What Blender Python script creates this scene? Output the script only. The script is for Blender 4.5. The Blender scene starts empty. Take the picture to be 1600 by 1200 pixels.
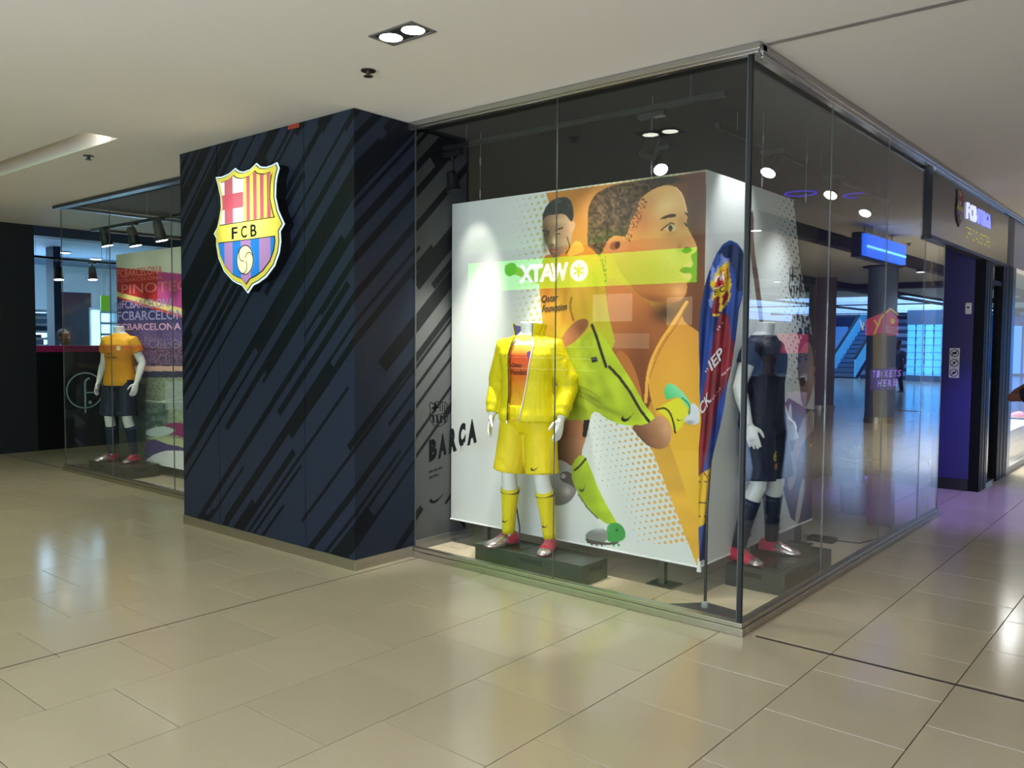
import bpy, bmesh, math, random
import numpy as np
from mathutils import Vector, Matrix
random.seed(7)
C = bpy.context.scene.collection
SC = bpy.context.scene
# ---------------------------------------------------------------- camera
F, YAW, PITCH, ROLL = 1312.32, 0.6962, 0.0512, 0.0075
CAM = np.array([1.85, -4.119, 1.55])
H = 3.063
def _basis():
    f = np.array([-math.sin(YAW)*math.cos(PITCH), math.cos(YAW)*math.cos(PITCH), -math.sin(PITCH)])
    r = np.array([math.cos(YAW), math.sin(YAW), 0.0]); u = np.cross(r, f)
    return math.cos(ROLL)*r+math.sin(ROLL)*u, -math.sin(ROLL)*r+math.cos(ROLL)*u, f
CR, CU, CF = _basis()
cam = bpy.data.cameras.new('camera'); camo = bpy.data.objects.new('camera', cam); C.objects.link(camo)
cam.sensor_width = 36.0; cam.lens = F/1600*36.0; cam.clip_start = 0.05; cam.clip_end = 200
M = Matrix.Identity(4)
for i in range(3):
    M[i][0], M[i][1], M[i][2], M[i][3] = CR[i], CU[i], -CF[i], CAM[i]
camo.matrix_world = M
SC.camera = camo
# ---------------------------------------------------------------- world, exposure
W = bpy.data.worlds.new('World'); SC.world = W; W.use_nodes = True
W.node_tree.nodes['Background'].inputs[0].default_value = (0.86, 0.93, 1.0, 1)
W.node_tree.nodes['Background'].inputs[1].default_value = 0.5
vs = SC.view_settings
SC.display_settings.display_device = 'sRGB'
vs.view_transform = 'Standard'; vs.look = 'None'; vs.gamma = 1.0; vs.use_curve_mapping = False
vs.exposure = 0.0
SC.cycles.transparent_max_bounces = 24
SC.cycles.max_bounces = 10
SC.cycles.glossy_bounces = 5
SC.cycles.sample_clamp_indirect = 6.0
# ---------------------------------------------------------------- lights of the place, and added fill lamps
def aim(o, d):
    o.rotation_euler = Vector(d).to_track_quat('-Z', 'Y').to_euler()
def spot(loc, tgt, power, angle=100, blend=0.6, col=(1, 0.9, 0.74), size=0.035, name='lamp_light'):
    l = bpy.data.lights.new(name, 'SPOT'); l.energy = power; l.color = col
    l.spot_size = math.radians(angle); l.spot_blend = blend; l.shadow_soft_size = size
    o = bpy.data.objects.new(name, l); C.objects.link(o); o.location = loc
    aim(o, (tgt[0]-loc[0], tgt[1]-loc[1], tgt[2]-loc[2])); return o
WARM = (1.0, 0.90, 0.79); COOL = (0.93, 0.97, 1.0); BLUE = (0.25, 0.5, 1.0)
DOWN = [(-1.29, -1.23), (1.1, -1.23), (3.5, -1.23), (-1.29, -3.4), (1.1, -3.4), (3.5, -3.4), (-1.29, -5.5), (1.1, -5.5)]
DPOW = [56, 2, 2, 66, 6, 3, 40, 12]
for (x, y), pw in zip(DOWN, DPOW):                                   # recessed twin downlights of the walkway
    for s in (-0.085, 0.085):
        spot((x+s, y, H+0.005), (x+s, y, 0), pw, 128, 0.75, WARM, 0.04, 'walkway_light')
spot((-5.2, -3.2, H+0.005), (-5.0, -2.6, 0), 75, 128, 0.8, (1, .92, .84), 0.05, 'walkway_light')  # added lamp without a fitting, brightens the floor before the column
for x, y in [(-6.6, -3.6), (-8.9, -3.6), (-6.6, -6.0), (-9, -6)]:
    spot((x, y, H+0.005), (x, y, 0), 380, 128, 0.8, (1, .92, .84), 0.05, 'walkway_light')
for x, y in [(2.4, 2.0), (2.4, 5.6), (2.4, 9.4), (2.4, 13.0), (5.6, 3.5), (5.6, 8), (5.6, 14)]:          # black can lights of the concourse
    spot((x, y, 2.88), (x, y, 0), 4 if y < 3 else 60, 120, 0.7, (.86, .92, 1), 0.05, 'can_light')
# trough lamp above the ceiling slot, window track lamps
spot((-4.78, -1.21, H+0.12), (-4.95, -1.1, H), 5, 150, 0.9, (1, .96, .85), 0.03, 'slot_light')
TRK = [(-2.42, 0.28), (-1.16, 1.08), (-0.65, 1.64), (-0.65, 2.81), (-0.65, 3.95)]
spot((-2.36, 0.14, 2.58), (-2.35, 0.5, 2.2), 8, 50, 0.75, (1, .97, .9), 0.03, 'window_light')     # hot spot at the print's corner
spot((-1.70, 0.13, 2.92), (-1.70, 0.30, 1.45), 260, 30, 0.6, (1, .95, .84), 0.03, 'window_light')   # down on the yellow outfit
spot((-1.2, 0.10, 2.95), (-1.25, 0.5, 1.0), 88, 75, 0.9, (1, .93, .83), 0.05, 'window_light')
spot((-1.95, 0.22, 2.92), (-2.66, 0.28, 0.70), 420, 38, 0.8, (1, .96, .88), 0.03, 'window_light')   # striped side wall
spot((-0.34, 0.85, 2.92), (-0.5, 0.9, 2.2), 40, 75, 0.8, (.95, .98, 1), 0.03, 'window_light')
spot((-0.12, 1.6, 2.75), (-0.45, 1.5, 0.5), 60, 70, 0.8, COOL, 0.03, 'window_light')
spot((-0.3, 0.2, 2.95), (-0.4, 0.25, 0), 60, 60, 0.8, (1, .95, .86), 0.04, 'window_light')
spot((-.8, .28, 2.64), (-1.0, -.42, 0), 70, 26, .35, (1, .97, .9), .03, 'window_light')       # spills out on the walkway floor
for x, y in [(-7.87, 0.22), (-7.2, 0.22), (-6.6, 0.22)]:
    spot((x, y, 2.52), (x-0.05, 0.50, 1.2), 38, 75, 0.8, (1, .96, .88), 0.03, 'window_light')
for x, y in [(-11.8, 1.25), (-11.9, 1.9)]:
    spot((x, y, 2.44), (x, y, 0), 60, 120, 0.7, (.9, .96, 1), 0.04, 'track_light')
for x, y in ((-1.12, 1.04), (-.58, 1.60), (-.55, 2.77), (-.63, 3.91)):
    spot((x, y, 2.70), (x-.1, y-.45, 2.70-.8), 20 if x < -1 else 6, 58, 0.5, (1, .97, .92), 0.03, 'track_light')
spot((-0.06, 5.0, 2.40), (0.16, 5.0, 0), 190, 75, 0.6, (.26, .18, 1.0), 0.06, 'door_light')       # violet lamp over the shop entrance
spot((-1.4, 3.2, 2.9), (-1.4, 3.2, 0), 30, 120, 0.6, (.45, .55, 1.0), 0.06, 'shop_light')
def area(loc, tgt, w, h, power, col, name):
    l = bpy.data.lights.new(name, 'AREA'); l.shape = 'RECTANGLE'; l.size = w; l.size_y = h; l.energy = power; l.color = col
    o = bpy.data.objects.new(name, l); C.objects.link(o); o.location = loc
    aim(o, (tgt[0]-loc[0], tgt[1]-loc[1], tgt[2]-loc[2])); return o
area((0.4, -7.7, 1.2), (-1, 2, 2.8), 9, 2.2, 490, (.80, .92, 1.14), 'ceiling_fill')          # added unseen fill behind the viewer, brightens ceiling and floor
area((9.5, 30, 2.95), (9.5, 30, 0), 9, 16, 1700, (.26, .52, 1.0), 'concourse_fill')          # added blue panel under the closed ceiling, tints the far concourse
area((-15.2, 2.6, 2.0), (-11, 2, 1), 4, 1.6, 190, (.4, .72, 1.0), 'neighbour_shop_light')
# ---------------------------------------------------------------- pixel <-> place (photograph taken as 1600 x 1200)
def ray(px, py):
    d = CF*F + CR*(px-800) - CU*(py-600); return d/np.linalg.norm(d)
def UN(px, py, **k):
    (ax, v), = k.items(); i = 'xyz'.index(ax); d = ray(px, py)
    return CAM + d*((v-CAM[i])/d[i])
def UNP(px, py, o, n):                              # on any plane
    d = ray(px, py); o = np.asarray(o, float); n = np.asarray(n, float)
    return CAM + d*((o-CAM) @ n/(d @ n))
def PJ(P):
    d = np.asarray(P, float)-CAM; z = d @ CF
    return np.stack([800+F*(d @ CR)/z, 600-F*(d @ CU)/z], -1)
# ---------------------------------------------------------------- colours and materials
def lin(c):
    c = np.asarray(c, float)/255.0
    return np.where(c <= 0.04045, c/12.92, ((c+0.055)/1.055)**2.4)
MATS = {}
def mat(name, col, rough=0.5, metal=0.0, spec=0.5, emit=None, estr=1.0, noise=0.0, nscale=20.0, bump=0.0, bscale=80.0, rnd=0.0, coat=0.0):
    if name in MATS: return MATS[name]
    m = bpy.data.materials.new(name); m.use_nodes = True; nt = m.node_tree; b = nt.nodes['Principled BSDF']
    c = tuple(lin(col))+(1,)
    b.inputs['Base Color'].default_value = c; b.inputs['Roughness'].default_value = rough
    b.inputs['Metallic'].default_value = metal; b.inputs['Specular IOR Level'].default_value = spec
    b.inputs['Coat Weight'].default_value = coat
    src = None
    if noise or rnd:
        hs = nt.nodes.new('ShaderNodeHueSaturation'); hs.inputs['Color'].default_value = c
        tot = None
        if noise:
            tc = nt.nodes.new('ShaderNodeTexCoord'); nz = nt.nodes.new('ShaderNodeTexNoise'); nz.inputs['Scale'].default_value = nscale
            nz.inputs['Detail'].default_value = 5
            nt.links.new(tc.outputs['Object'], nz.inputs['Vector'])
            mr = nt.nodes.new('ShaderNodeMapRange'); mr.inputs[3].default_value = 1-noise; mr.inputs[4].default_value = 1+noise
            nt.links.new(nz.outputs['Fac'], mr.inputs[0]); tot = mr.outputs[0]
        if rnd:
            oi = nt.nodes.new('ShaderNodeObjectInfo'); mr2 = nt.nodes.new('ShaderNodeMapRange')
            mr2.inputs[3].default_value = 1-rnd; mr2.inputs[4].default_value = 1+rnd
            nt.links.new(oi.outputs['Random'], mr2.inputs[0])
            if tot is None: tot = mr2.outputs[0]
            else:
                mu = nt.nodes.new('ShaderNodeMath'); mu.operation = 'MULTIPLY'
                nt.links.new(tot, mu.inputs[0]); nt.links.new(mr2.outputs[0], mu.inputs[1]); tot = mu.outputs[0]
        nt.links.new(tot, hs.inputs['Value']); nt.links.new(hs.outputs[0], b.inputs['Base Color'])
    if bump:
        tc = nt.nodes.new('ShaderNodeTexCoord'); nz = nt.nodes.new('ShaderNodeTexNoise'); nz.inputs['Scale'].default_value = bscale
        nz.inputs['Detail'].default_value = 4
        nt.links.new(tc.outputs['Object'], nz.inputs['Vector']); bp = nt.nodes.new('ShaderNodeBump'); bp.inputs['Strength'].default_value = bump
        bp.inputs['Distance'].default_value = 0.01
        nt.links.new(nz.outputs['Fac'], bp.inputs['Height']); nt.links.new(bp.outputs[0], b.inputs['Normal'])
    if emit is not None:
        b.inputs['Emission Color'].default_value = tuple(lin(emit))+(1,); b.inputs['Emission Strength'].default_value = estr
    MATS[name] = m; return m
def attr_mat(name, rough=0.6, emit=0.0, spec=0.4, bump=0.0):
    """flat print: the colour comes from the mesh's own colour attribute"""
    if name in MATS: return MATS[name]
    m = bpy.data.materials.new(name); m.use_nodes = True; nt = m.node_tree; b = nt.nodes['Principled BSDF']
    a = nt.nodes.new('ShaderNodeAttribute'); a.attribute_name = 'print'
    nt.links.new(a.outputs['Color'], b.inputs['Base Color']); b.inputs['Roughness'].default_value = rough
    b.inputs['Specular IOR Level'].default_value = spec
    if emit:
        nt.links.new(a.outputs['Color'], b.inputs['Emission Color']); b.inputs['Emission Strength'].default_value = emit
    if bump:
        nz = nt.nodes.new('ShaderNodeTexNoise'); nz.inputs['Scale'].default_value = 3.0; nz.inputs['Detail'].default_value = 3
        tc = nt.nodes.new('ShaderNodeTexCoord'); nt.links.new(tc.outputs['Object'], nz.inputs['Vector'])
        bp = nt.nodes.new('ShaderNodeBump'); bp.inputs['Strength'].default_value = bump; bp.inputs['Distance'].default_value = 0.05
        nt.links.new(nz.outputs['Fac'], bp.inputs['Height']); nt.links.new(bp.outputs[0], b.inputs['Normal'])
    MATS[name] = m; return m
def glass_mat(name, tint=(1, 1, 1), f0=0.045, alpha=0.0, acol=(1, 1, 1)):
    """clear shop glass: transparent with a mirror reflection that grows towards grazing view (Schlick)"""
    m = bpy.data.materials.new(name); m.use_nodes = True; nt = m.node_tree; nt.nodes.clear(); L = nt.links.new
    out = nt.nodes.new('ShaderNodeOutputMaterial'); mix = nt.nodes.new('ShaderNodeMixShader')
    tr = nt.nodes.new('ShaderNodeBsdfTransparent'); tr.inputs[0].default_value = tuple(tint)+(1,)
    gl = nt.nodes.new('ShaderNodeBsdfGlossy'); gl.inputs['Roughness'].default_value = 0.0; gl.inputs[0].default_value = (1, 1, 1, 1)
    ge = nt.nodes.new('ShaderNodeNewGeometry'); dp = nt.nodes.new('ShaderNodeVectorMath'); dp.operation = 'DOT_PRODUCT'
    L(ge.outputs['Normal'], dp.inputs[0]); L(ge.outputs['Incoming'], dp.inputs[1])
    def mt(op, a, b=None):
        n = nt.nodes.new('ShaderNodeMath'); n.operation = op
        for i, v in enumerate((a, b)):
            if v is None: continue
            if isinstance(v, (int, float)): n.inputs[i].default_value = v
            else: L(v, n.inputs[i])
        return n.outputs[0]
    c = mt('ABSOLUTE', dp.outputs['Value']); p = mt('POWER', mt('SUBTRACT', 1.0, c), 5.0)
    fr = mt('ADD', mt('MULTIPLY', p, 1-f0), f0)
    L(fr, mix.inputs[0]); L(tr.outputs[0], mix.inputs[1]); L(gl.outputs[0], mix.inputs[2]); L(mix.outputs[0], out.inputs[0])
    MATS[name] = m; return m
# ---------------------------------------------------------------- mesh building
class MB:
    def __init__(s): s.v = []; s.f = []; s.m = []; s.mi = 0
    def add(s, vs, fs):
        b = len(s.v); s.v.extend([tuple(map(float, p)) for p in vs])
        for f in fs: s.f.append([b+i for i in f]); s.m.append(s.mi)
        return s
    def box(s, x0, x1, y0, y1, z0, z1):
        return s.add([(x0, y0, z0), (x1, y0, z0), (x1, y1, z0), (x0, y1, z0), (x0, y0, z1), (x1, y0, z1), (x1, y1, z1), (x0, y1, z1)],
                     [(0, 3, 2, 1), (4, 5, 6, 7), (0, 1, 5, 4), (1, 2, 6, 5), (2, 3, 7, 6), (3, 0, 4, 7)])
    def cbox(s, c, ax, ay, az):                     # centre and three half-axis vectors
        c, ax, ay, az = (np.asarray(q, float) for q in (c, ax, ay, az))
        P = [c+i*ax+j*ay+k*az for k in (-1, 1) for i, j in ((-1, -1), (1, -1), (1, 1), (-1, 1))]
        return s.add(P, [(0, 3, 2, 1), (4, 5, 6, 7), (0, 1, 5, 4), (1, 2, 6, 5), (2, 3, 7, 6), (3, 0, 4, 7)])
    def prism(s, poly, off):
        poly = [np.asarray(p, float) for p in poly]; off = np.asarray(off, float); n = len(poly)
        return s.add(poly+[p+off for p in poly], [list(range(n)), list(range(2*n-1, n-1, -1))]+[(i, i+n, (i+1) % n+n, (i+1) % n) for i in range(n)])
    def loft(s, rings, cap=True, closed=True):
        n = len(rings[0]); vs = [p for r in rings for p in r]; fs = []
        for k in range(len(rings)-1):
            for i in range(n if closed else n-1):
                j = (i+1) % n; fs.append((k*n+i, k*n+j, (k+1)*n+j, (k+1)*n+i))
        if cap and closed: fs += [list(range(n-1, -1, -1)), [(len(rings)-1)*n+i for i in range(n)]]
        return s.add(vs, fs)
    def tube(s, pts, rad, n=10, cap=True):
        pts = [np.asarray(p, float) for p in pts]
        if not hasattr(rad, '__len__'): rad = [rad]*len(pts)
        rings = []; u = None
        for i, p in enumerate(pts):
            t = pts[min(i+1, len(pts)-1)]-pts[max(i-1, 0)]; t = t/(np.linalg.norm(t)+1e-9)
            if u is None:
                a = np.array([1., 0, 0]) if abs(t[0]) < 0.8 else np.array([0, 1., 0]); u = a-t*(a @ t)
            else: u = u-t*(u @ t)
            u = u/np.linalg.norm(u); w = np.cross(t, u)
            ra, rb = rad[i] if hasattr(rad[i], '__len__') else (rad[i], rad[i])
            rings.append([p+u*ra*math.cos(2*math.pi*k/n)+w*rb*math.sin(2*math.pi*k/n) for k in range(n)])
        return s.loft(rings, cap)
    def cyl(s, c, r, h, n=20, ax=2, r2=None):
        c = np.asarray(c, float); r2 = r if r2 is None else r2; a, b = [(1, 2), (2, 0), (0, 1)][ax]; rings = []
        for k, rr in ((0, r), (h, r2)):
            ring = []
            for i in range(n):
                p = c.copy(); p[ax] += k; p[a] += rr*math.cos(2*math.pi*i/n); p[b] += rr*math.sin(2*math.pi*i/n); ring.append(p)
            rings.append(ring)
        return s.loft(rings)
    def sphere(s, c, r, nu=14, nv=9):
        r = r if hasattr(r, '__len__') else (r, r, r); rings = []
        for k in range(nv+1):
            t = math.pi*(0.02+0.96*k/nv)
            rings.append([(c[0]+r[0]*math.sin(t)*math.cos(2*math.pi*i/nu), c[1]+r[1]*math.sin(t)*math.sin(2*math.pi*i/nu), c[2]-r[2]*math.cos(t)) for i in range(nu)])
        return s.loft(rings)
    def build(s, name, mats, parent=None, smooth=False, bevel=0.0, fixn=True):
        me = bpy.data.meshes.new(name); o = bpy.data.objects.new(name, me)
        v = s.v
        if parent is not None:
            L = parent.get('_org')
            if L is not None: v = [(p[0]-L[0], p[1]-L[1], p[2]-L[2]) for p in v]; 
        me.from_pydata(v, [], s.f); me.update()
        if fixn:
            bm = bmesh.new(); bm.from_mesh(me); bmesh.ops.recalc_face_normals(bm, faces=bm.faces); bm.to_mesh(me); bm.free()
        for m in (mats if isinstance(mats, (list, tuple)) else [mats]): me.materials.append(m)
        if any(s.m): me.polygons.foreach_set('material_index', s.m)
        if smooth: me.polygons.foreach_set('use_smooth', [True]*len(me.polygons))
        C.objects.link(o)
        if parent is not None:
            o.parent = parent
            if parent.get('_org') is not None: o['_org'] = list(parent['_org'])
        if bevel:
            b = o.modifiers.new('bevel', 'BEVEL'); b.width = bevel; b.segments = 2; b.limit_method = 'ANGLE'
        return o
def tag(o, label, cat, group=None):
    o['label'] = label; o['category'] = cat
    if group: o['group'] = group
    return o
def thing(name, label, cat, loc=(0, 0, 0), rz=0.0, group=None, local=False, scale=1.0):
    """an Empty at the thing's base; parts are given in world coordinates unless local"""
    o = bpy.data.objects.new(name, None); C.objects.link(o); o.location = [float(q) for q in loc]; o.rotation_euler = (0, 0, rz); o.scale = (scale,)*3
    o.empty_display_size = 0.05
    if not local: o['_org'] = [float(q) for q in loc]
    return tag(o, label, cat, group)
def struct(name, mb, m, parent=None, **k):
    o = mb.build(name, m, parent, **k)
    if parent is None: o['kind'] = 'structure'
    return o
def dup(root, loc, rz, label=None, group=None):
    r = root.copy(); C.objects.link(r); r.location = [float(q) for q in loc]; r.rotation_euler = (0, 0, rz)
    if label: r['label'] = label
    if group: r['group'] = group
    for ch in list(root.children):
        c = ch.copy(); C.objects.link(c); c.parent = r
        for g in ch.children:
            d = g.copy(); C.objects.link(d); d.parent = c
    return r
# lettering: default font turned into mesh, mapped onto any frame
def text_geo(s, bold=0.0, depth=0.0):
    cu = bpy.data.curves.new('t', 'FONT'); cu.body = s; cu.size = 1.0; cu.offset = bold; cu.extrude = depth; cu.resolution_u = 4
    o = bpy.data.objects.new('t', cu); C.objects.link(o); dg = bpy.context.evaluated_depsgraph_get(); dg.update()
    me = bpy.data.meshes.new_from_object(o.evaluated_get(dg))
    V = np.array([v.co[:] for v in me.vertices]) if len(me.vertices) else np.zeros((0, 3)); Fs = [list(p.vertices) for p in me.polygons]
    bpy.data.objects.remove(o); bpy.data.curves.remove(cu); bpy.data.meshes.remove(me)
    return V, Fs
def letters(mb, s, org, ux, uz, w, h, depth=0.002, bold=0.0, slant=0.0):
    """text in the parallelogram org + a*ux*w + b*uz*h (a, b in 0..1), raised by depth"""
    V, Fs = text_geo(s, bold, 0.5); ux = np.asarray(ux, float); uz = np.asarray(uz, float); nrm = np.cross(ux, uz); nrm = nrm/np.linalg.norm(nrm)
    lo, hi = V.min(0), V.max(0); q = (V-lo)/(hi-lo)
    P = np.asarray(org, float)+np.outer(q[:, 0]*w+slant*q[:, 1]*h, ux)+np.outer(q[:, 1]*h, uz)+np.outer(q[:, 2]*depth, nrm)
    return mb.add(P, Fs)
def smooth_poly(pts, it=2, closed=True):
    P = np.asarray(pts, float)
    for _ in range(it):
        Q = np.roll(P, -1, 0); P = np.stack([0.75*P+0.25*Q, 0.25*P+0.75*Q], 1).reshape(-1, P.shape[1])
    return P
# ================================================================ SETTING
TILE = mat('tile', (200, 186, 160), 0.15, noise=0.05, nscale=3.0, rnd=0.035, spec=0.55, bump=0.012, bscale=5)
GROUT = mat('grout', (70, 60, 48), 0.9)
PLAST = mat('plaster', (218, 213, 202), 0.85, noise=0.015, nscale=2.0)
STEEL = mat('brushed_steel', (176, 168, 152), 0.28, metal=0.9, noise=0.08, nscale=14)
RAILM = mat('rail_steel', (178, 174, 168), 0.22, metal=0.95)
BLACK = mat('black', (16, 17, 19), 0.45)
SOOT = mat('dark_ceiling', (20, 21, 23), 0.9)
DARKW = mat('dark_wall', (26, 28, 34), 0.6)
RUB = mat('black_rubber', (10, 10, 11), 0.5)
GLASS = glass_mat('shop_glass', (0.965, 0.985, 0.975), 0.031)
SEAL = mat('clear_seal', (84, 90, 88), 0.3)
WHITE = mat('white_paint', (228, 228, 224), 0.5)
LENS = mat('lamp_lens', (255, 255, 255), 0.3, emit=(255, 250, 238), estr=14.0)
LENSW = mat('lamp_lens_soft', (255, 255, 255), 0.3, emit=(255, 252, 246), estr=9.0)

floor = MB().box(-18, 16, -8, 46, -0.12, -0.012).build('floor', GROUT); floor['kind'] = 'structure'
P0 = 0.566; X0 = -0.13; GAP = 0.0026
tiles = []
for i in range(-34, 9):
    xa = X0+P0*(i-1); xb = xa+P0
    off = -0.466 if i % 2 == 1 else -0.466+P0/2
    for j in range(-14, 30):
        ya = off+P0*j; tiles.append((xa, xb, ya, ya+P0))
T = np.array(tiles); cen = np.stack([(T[:, 0]+T[:, 1])/2, (T[:, 2]+T[:, 3])/2, 0*T[:, 0]], 1)
dz = (cen-CAM) @ CF; pj = PJ(cen)
vis = (dz > 0.6) & (pj[:, 0] > -90) & (pj[:, 0] < 1690) & (pj[:, 1] > 640) & (pj[:, 1] < 1330)
outer = (cen[:, 1] < 0.2) | (cen[:, 0] > -0.1)
sc_ = np.where(vis, 1/(np.maximum(dz, .1)**3)*np.where(outer, 1, 0.02), 0)
order = np.argsort(-sc_); near = set(order[:290].tolist())
hw = P0/2-GAP
tm = MB().add([(-hw, -hw, -.012), (hw, -hw, -.012), (hw, hw, -.012), (-hw, hw, -.012), (-hw, -hw, -.0012), (hw, -hw, -.0012), (hw, hw, -.0012), (-hw, hw, -.0012),
               (-hw+.0004, -hw+.0004, 0), (hw-.0004, -hw+.0004, 0), (hw-.0004, hw-.0004, 0), (-hw+.0004, hw-.0004, 0)],
              [(0, 1, 5, 4), (1, 2, 6, 5), (2, 3, 7, 6), (3, 0, 4, 7), (4, 5, 9, 8), (5, 6, 10, 9), (6, 7, 11, 10), (7, 4, 8, 11), (8, 9, 10, 11)])
t0 = tm.build('tile', TILE, floor)
far = MB()
first = True
for k in range(len(T)):
    if k in near:
        o = t0 if first else t0.copy()
        if not first: C.objects.link(o); o.parent = floor
        first = False
        o.location = (cen[k, 0], cen[k, 1], random.uniform(-0.0002, 0.0002))
    else:
        far.box(T[k, 0]+GAP, T[k, 1]-GAP, T[k, 2]+GAP, T[k, 3]-GAP, -0.012, -0.0001)
far.box(T[:, 1].max()+GAP, 16, -8, 46, -0.012, -0.0002); far.box(-18, T[:, 1].max(), T[:, 3].max(), 46, -0.012, -0.0002)
fo = far.build('tile_field', TILE, floor); fo['kind'] = 'stuff'
MB().box(0.045, 9, 0.055, 0.075, -0.004, 0.0012).build('expansion_strip', mat('strip_dark', (58, 52, 48), 0.5), floor)
MB().box(-10.45, -8.42, 0.055, 0.075, -0.004, 0.0012).build('expansion_strip', MATS['strip_dark'], floor)
MB().box(-2.456, -2.447, -8, -0.005, -0.004, 0.0006).build('expansion_strip', mat('strip_brown', (84, 68, 58), 0.6), floor)

# ceiling of the mall walkway, with the slot left open
ce = MB(); ZT = H+0.25
sx1, sy0, sy1 = -4.6, -1.335, -1.085
ce.box(-4.6, 16, -8, 0.03, H, ZT); ce.box(-18, -4.6, -8, sy0, H, ZT); ce.box(-18, -4.6, sy1, 0.03, H, ZT)
ce.box(-0.03, 16, 0.03, 46, H, ZT); ce.box(-18, -8.42, 0.03, 9, H, ZT)
ce.box(-18, sx1, sy0, sy1, H+0.2, ZT)
ceiling = ce.build('ceiling', PLAST); ceiling['kind'] = 'structure'
MB().box(0.05, 9, 0.012, 0.052, H-0.004, H+0.002).build('joint_strip', mat('joint_strip', (150, 144, 134), 0.4, metal=0.4), ceiling)
bm_ = mat('bulkhead_dark', (52, 46, 44), 0.7)
for x0, x1 in ((2.15, 2.32), (5.2, 5.5), (9.0, 9.3)):
    MB().box(x0, x1, 4.0, 42, H-0.16, H).build('beam', bm_, ceiling)
for y in (18, 27, 36):
    MB().box(2.4, 15, y, y+0.4, H-0.14, H).build('beam', bm_, ceiling)
MB().box(-8.42, -0.03, 0.03, 8, H+0.02, H+0.2).build('shop_soffit', SOOT, ceiling)

# walls round the visible place
struct('wall_left', MB().box(-10.62, -10.45, -8, 0.5, 0, H), DARKW)
wl = struct('wall_neighbour', MB().box(-10.62, -10.45, 0.5, 6, 0, 1.35), mat('counter_black', (9, 10, 11), 0.35))
MB().box(-10.66, -10.43, 0.5, 6, 1.35, 1.44).build('counter_band', mat('magenta_band', (150, 28, 84), 0.4), wl)
struct('wall_shop_back', MB().box(-10.4, -0.9, 7.6, 7.75, 0, H+0.1), DARKW)
struct('wall_shop_inner', MB().box(-4.0, -3.9, 1.2, 7.6, 0, H+0.02), DARKW)
struct('wall_neighbour_back', MB().box(-17, -16.9, -2, 9, 0, H), mat('shop_white', (226, 232, 236), 0.6))
struct('wall_neighbour_side', MB().box(-17, -10.62, 6.0, 6.1, 0, H), MATS['shop_white'])
struct('wall_end', MB().box(-3, 16, 45.5, 45.7, 0, H), mat('blue_wall', (120, 140, 170), 0.7))
struct('wall_concourse', MB().box(15.6, 15.8, -8, 46, 0, H), mat('concourse_wall', (110, 112, 122), 0.7))

# ---- the dark column with slanted tonal stripes
def stripe_mat(name, base, dark, rough):
    m = bpy.data.materials.new(name); m.use_nodes = True; nt = m.node_tree; L = nt.links.new; b = nt.nodes['Principled BSDF']
    g = nt.nodes.new('ShaderNodeNewGeometry'); s = nt.nodes.new('ShaderNodeSeparateXYZ'); L(g.outputs['Position'], s.inputs[0])
    def mt(op, a, b_=None, c_=None):
        n = nt.nodes.new('ShaderNodeMath'); n.operation = op
        for i, v in enumerate((a, b_, c_)):
            if v is None: continue
            if isinstance(v, (int, float)): n.inputs[i].default_value = v
            else: L(v, n.inputs[i])
        return n.outputs[0]
    h = mt('ADD', s.outputs[0], s.outputs[1]); th = math.radians(44)
    a = mt('SUBTRACT', mt('MULTIPLY', h, math.sin(th)), mt('MULTIPLY', s.outputs[2], math.cos(th)))
    bb = mt('ADD', mt('MULTIPLY', h, math.cos(th)), mt('MULTIPLY', s.outputs[2], math.sin(th)))
    tot = None
    for sc, ln, thr, seed in ((9.5, 0.42, 0.80, 3.3), (19.0, 0.5, 0.83, 17.7), (38.0, 0.33, 0.87, 41.1)):
        i = mt('FLOOR', mt('ADD', mt('MULTIPLY', a, sc), seed))
        w1 = nt.nodes.new('ShaderNodeTexWhiteNoise'); w1.noise_dimensions = '1D'; L(i, w1.inputs['W'])
        j = mt('FLOOR', mt('ADD', mt('MULTIPLY', bb, ln), mt('MULTIPLY', w1.outputs['Value'], 7.0)))
        w2 = nt.nodes.new('ShaderNodeTexWhiteNoise'); w2.noise_dimensions = '1D'; L(mt('ADD', mt('MULTIPLY', i, 12.9898), mt('MULTIPLY', j, 78.233)), w2.inputs['W'])
        v = mt('GREATER_THAN', w2.outputs['Value'], thr)
        tot = v if tot is None else mt('MAXIMUM', tot, v)
    mx = nt.nodes.new('ShaderNodeMix'); mx.data_type = 'RGBA'; L(tot, mx.inputs[0])
    mx.inputs[6].default_value = tuple(lin(base))+(1,); mx.inputs[7].default_value = tuple(lin(dark))+(1,)
    L(mx.outputs[2], b.inputs['Base Color']); b.inputs['Roughness'].default_value = rough; b.inputs['Specular IOR Level'].default_value = 0.18
    MATS[name] = m; return m
STRIPE = stripe_mat('striped_panel', (34, 41, 57), (14, 17, 24), 0.4)
XL, XR, YF = -4.731, -2.519, -0.52
col = struct('column', MB().box(XL+.03, XR-.03, YF+.03, 0.03, 0.0, H).box(XL+.14, XR-.14, 0.03, 0.66, 0.0, H), BLACK)
seams = [XL, UN(341, 500, y=YF)[0], UN(476, 500, y=YF)[0], XR]
for a_, b_ in zip(seams[:-1], seams[1:]):
    MB().box(a_+(.003 if a_ != XL else 0), b_-(.003 if b_ != XR else 0), YF, YF+.022, 0.072, H-.004).build('panel', STRIPE, col)
MB().box(XR-.022, XR, YF+.022, 0.028, 0.072, H-.004).build('panel', STRIPE, col)
MB().box(XL, XL+.022, YF+.022, 0.028, 0.072, H-.004).build('panel', STRIPE, col)
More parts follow.
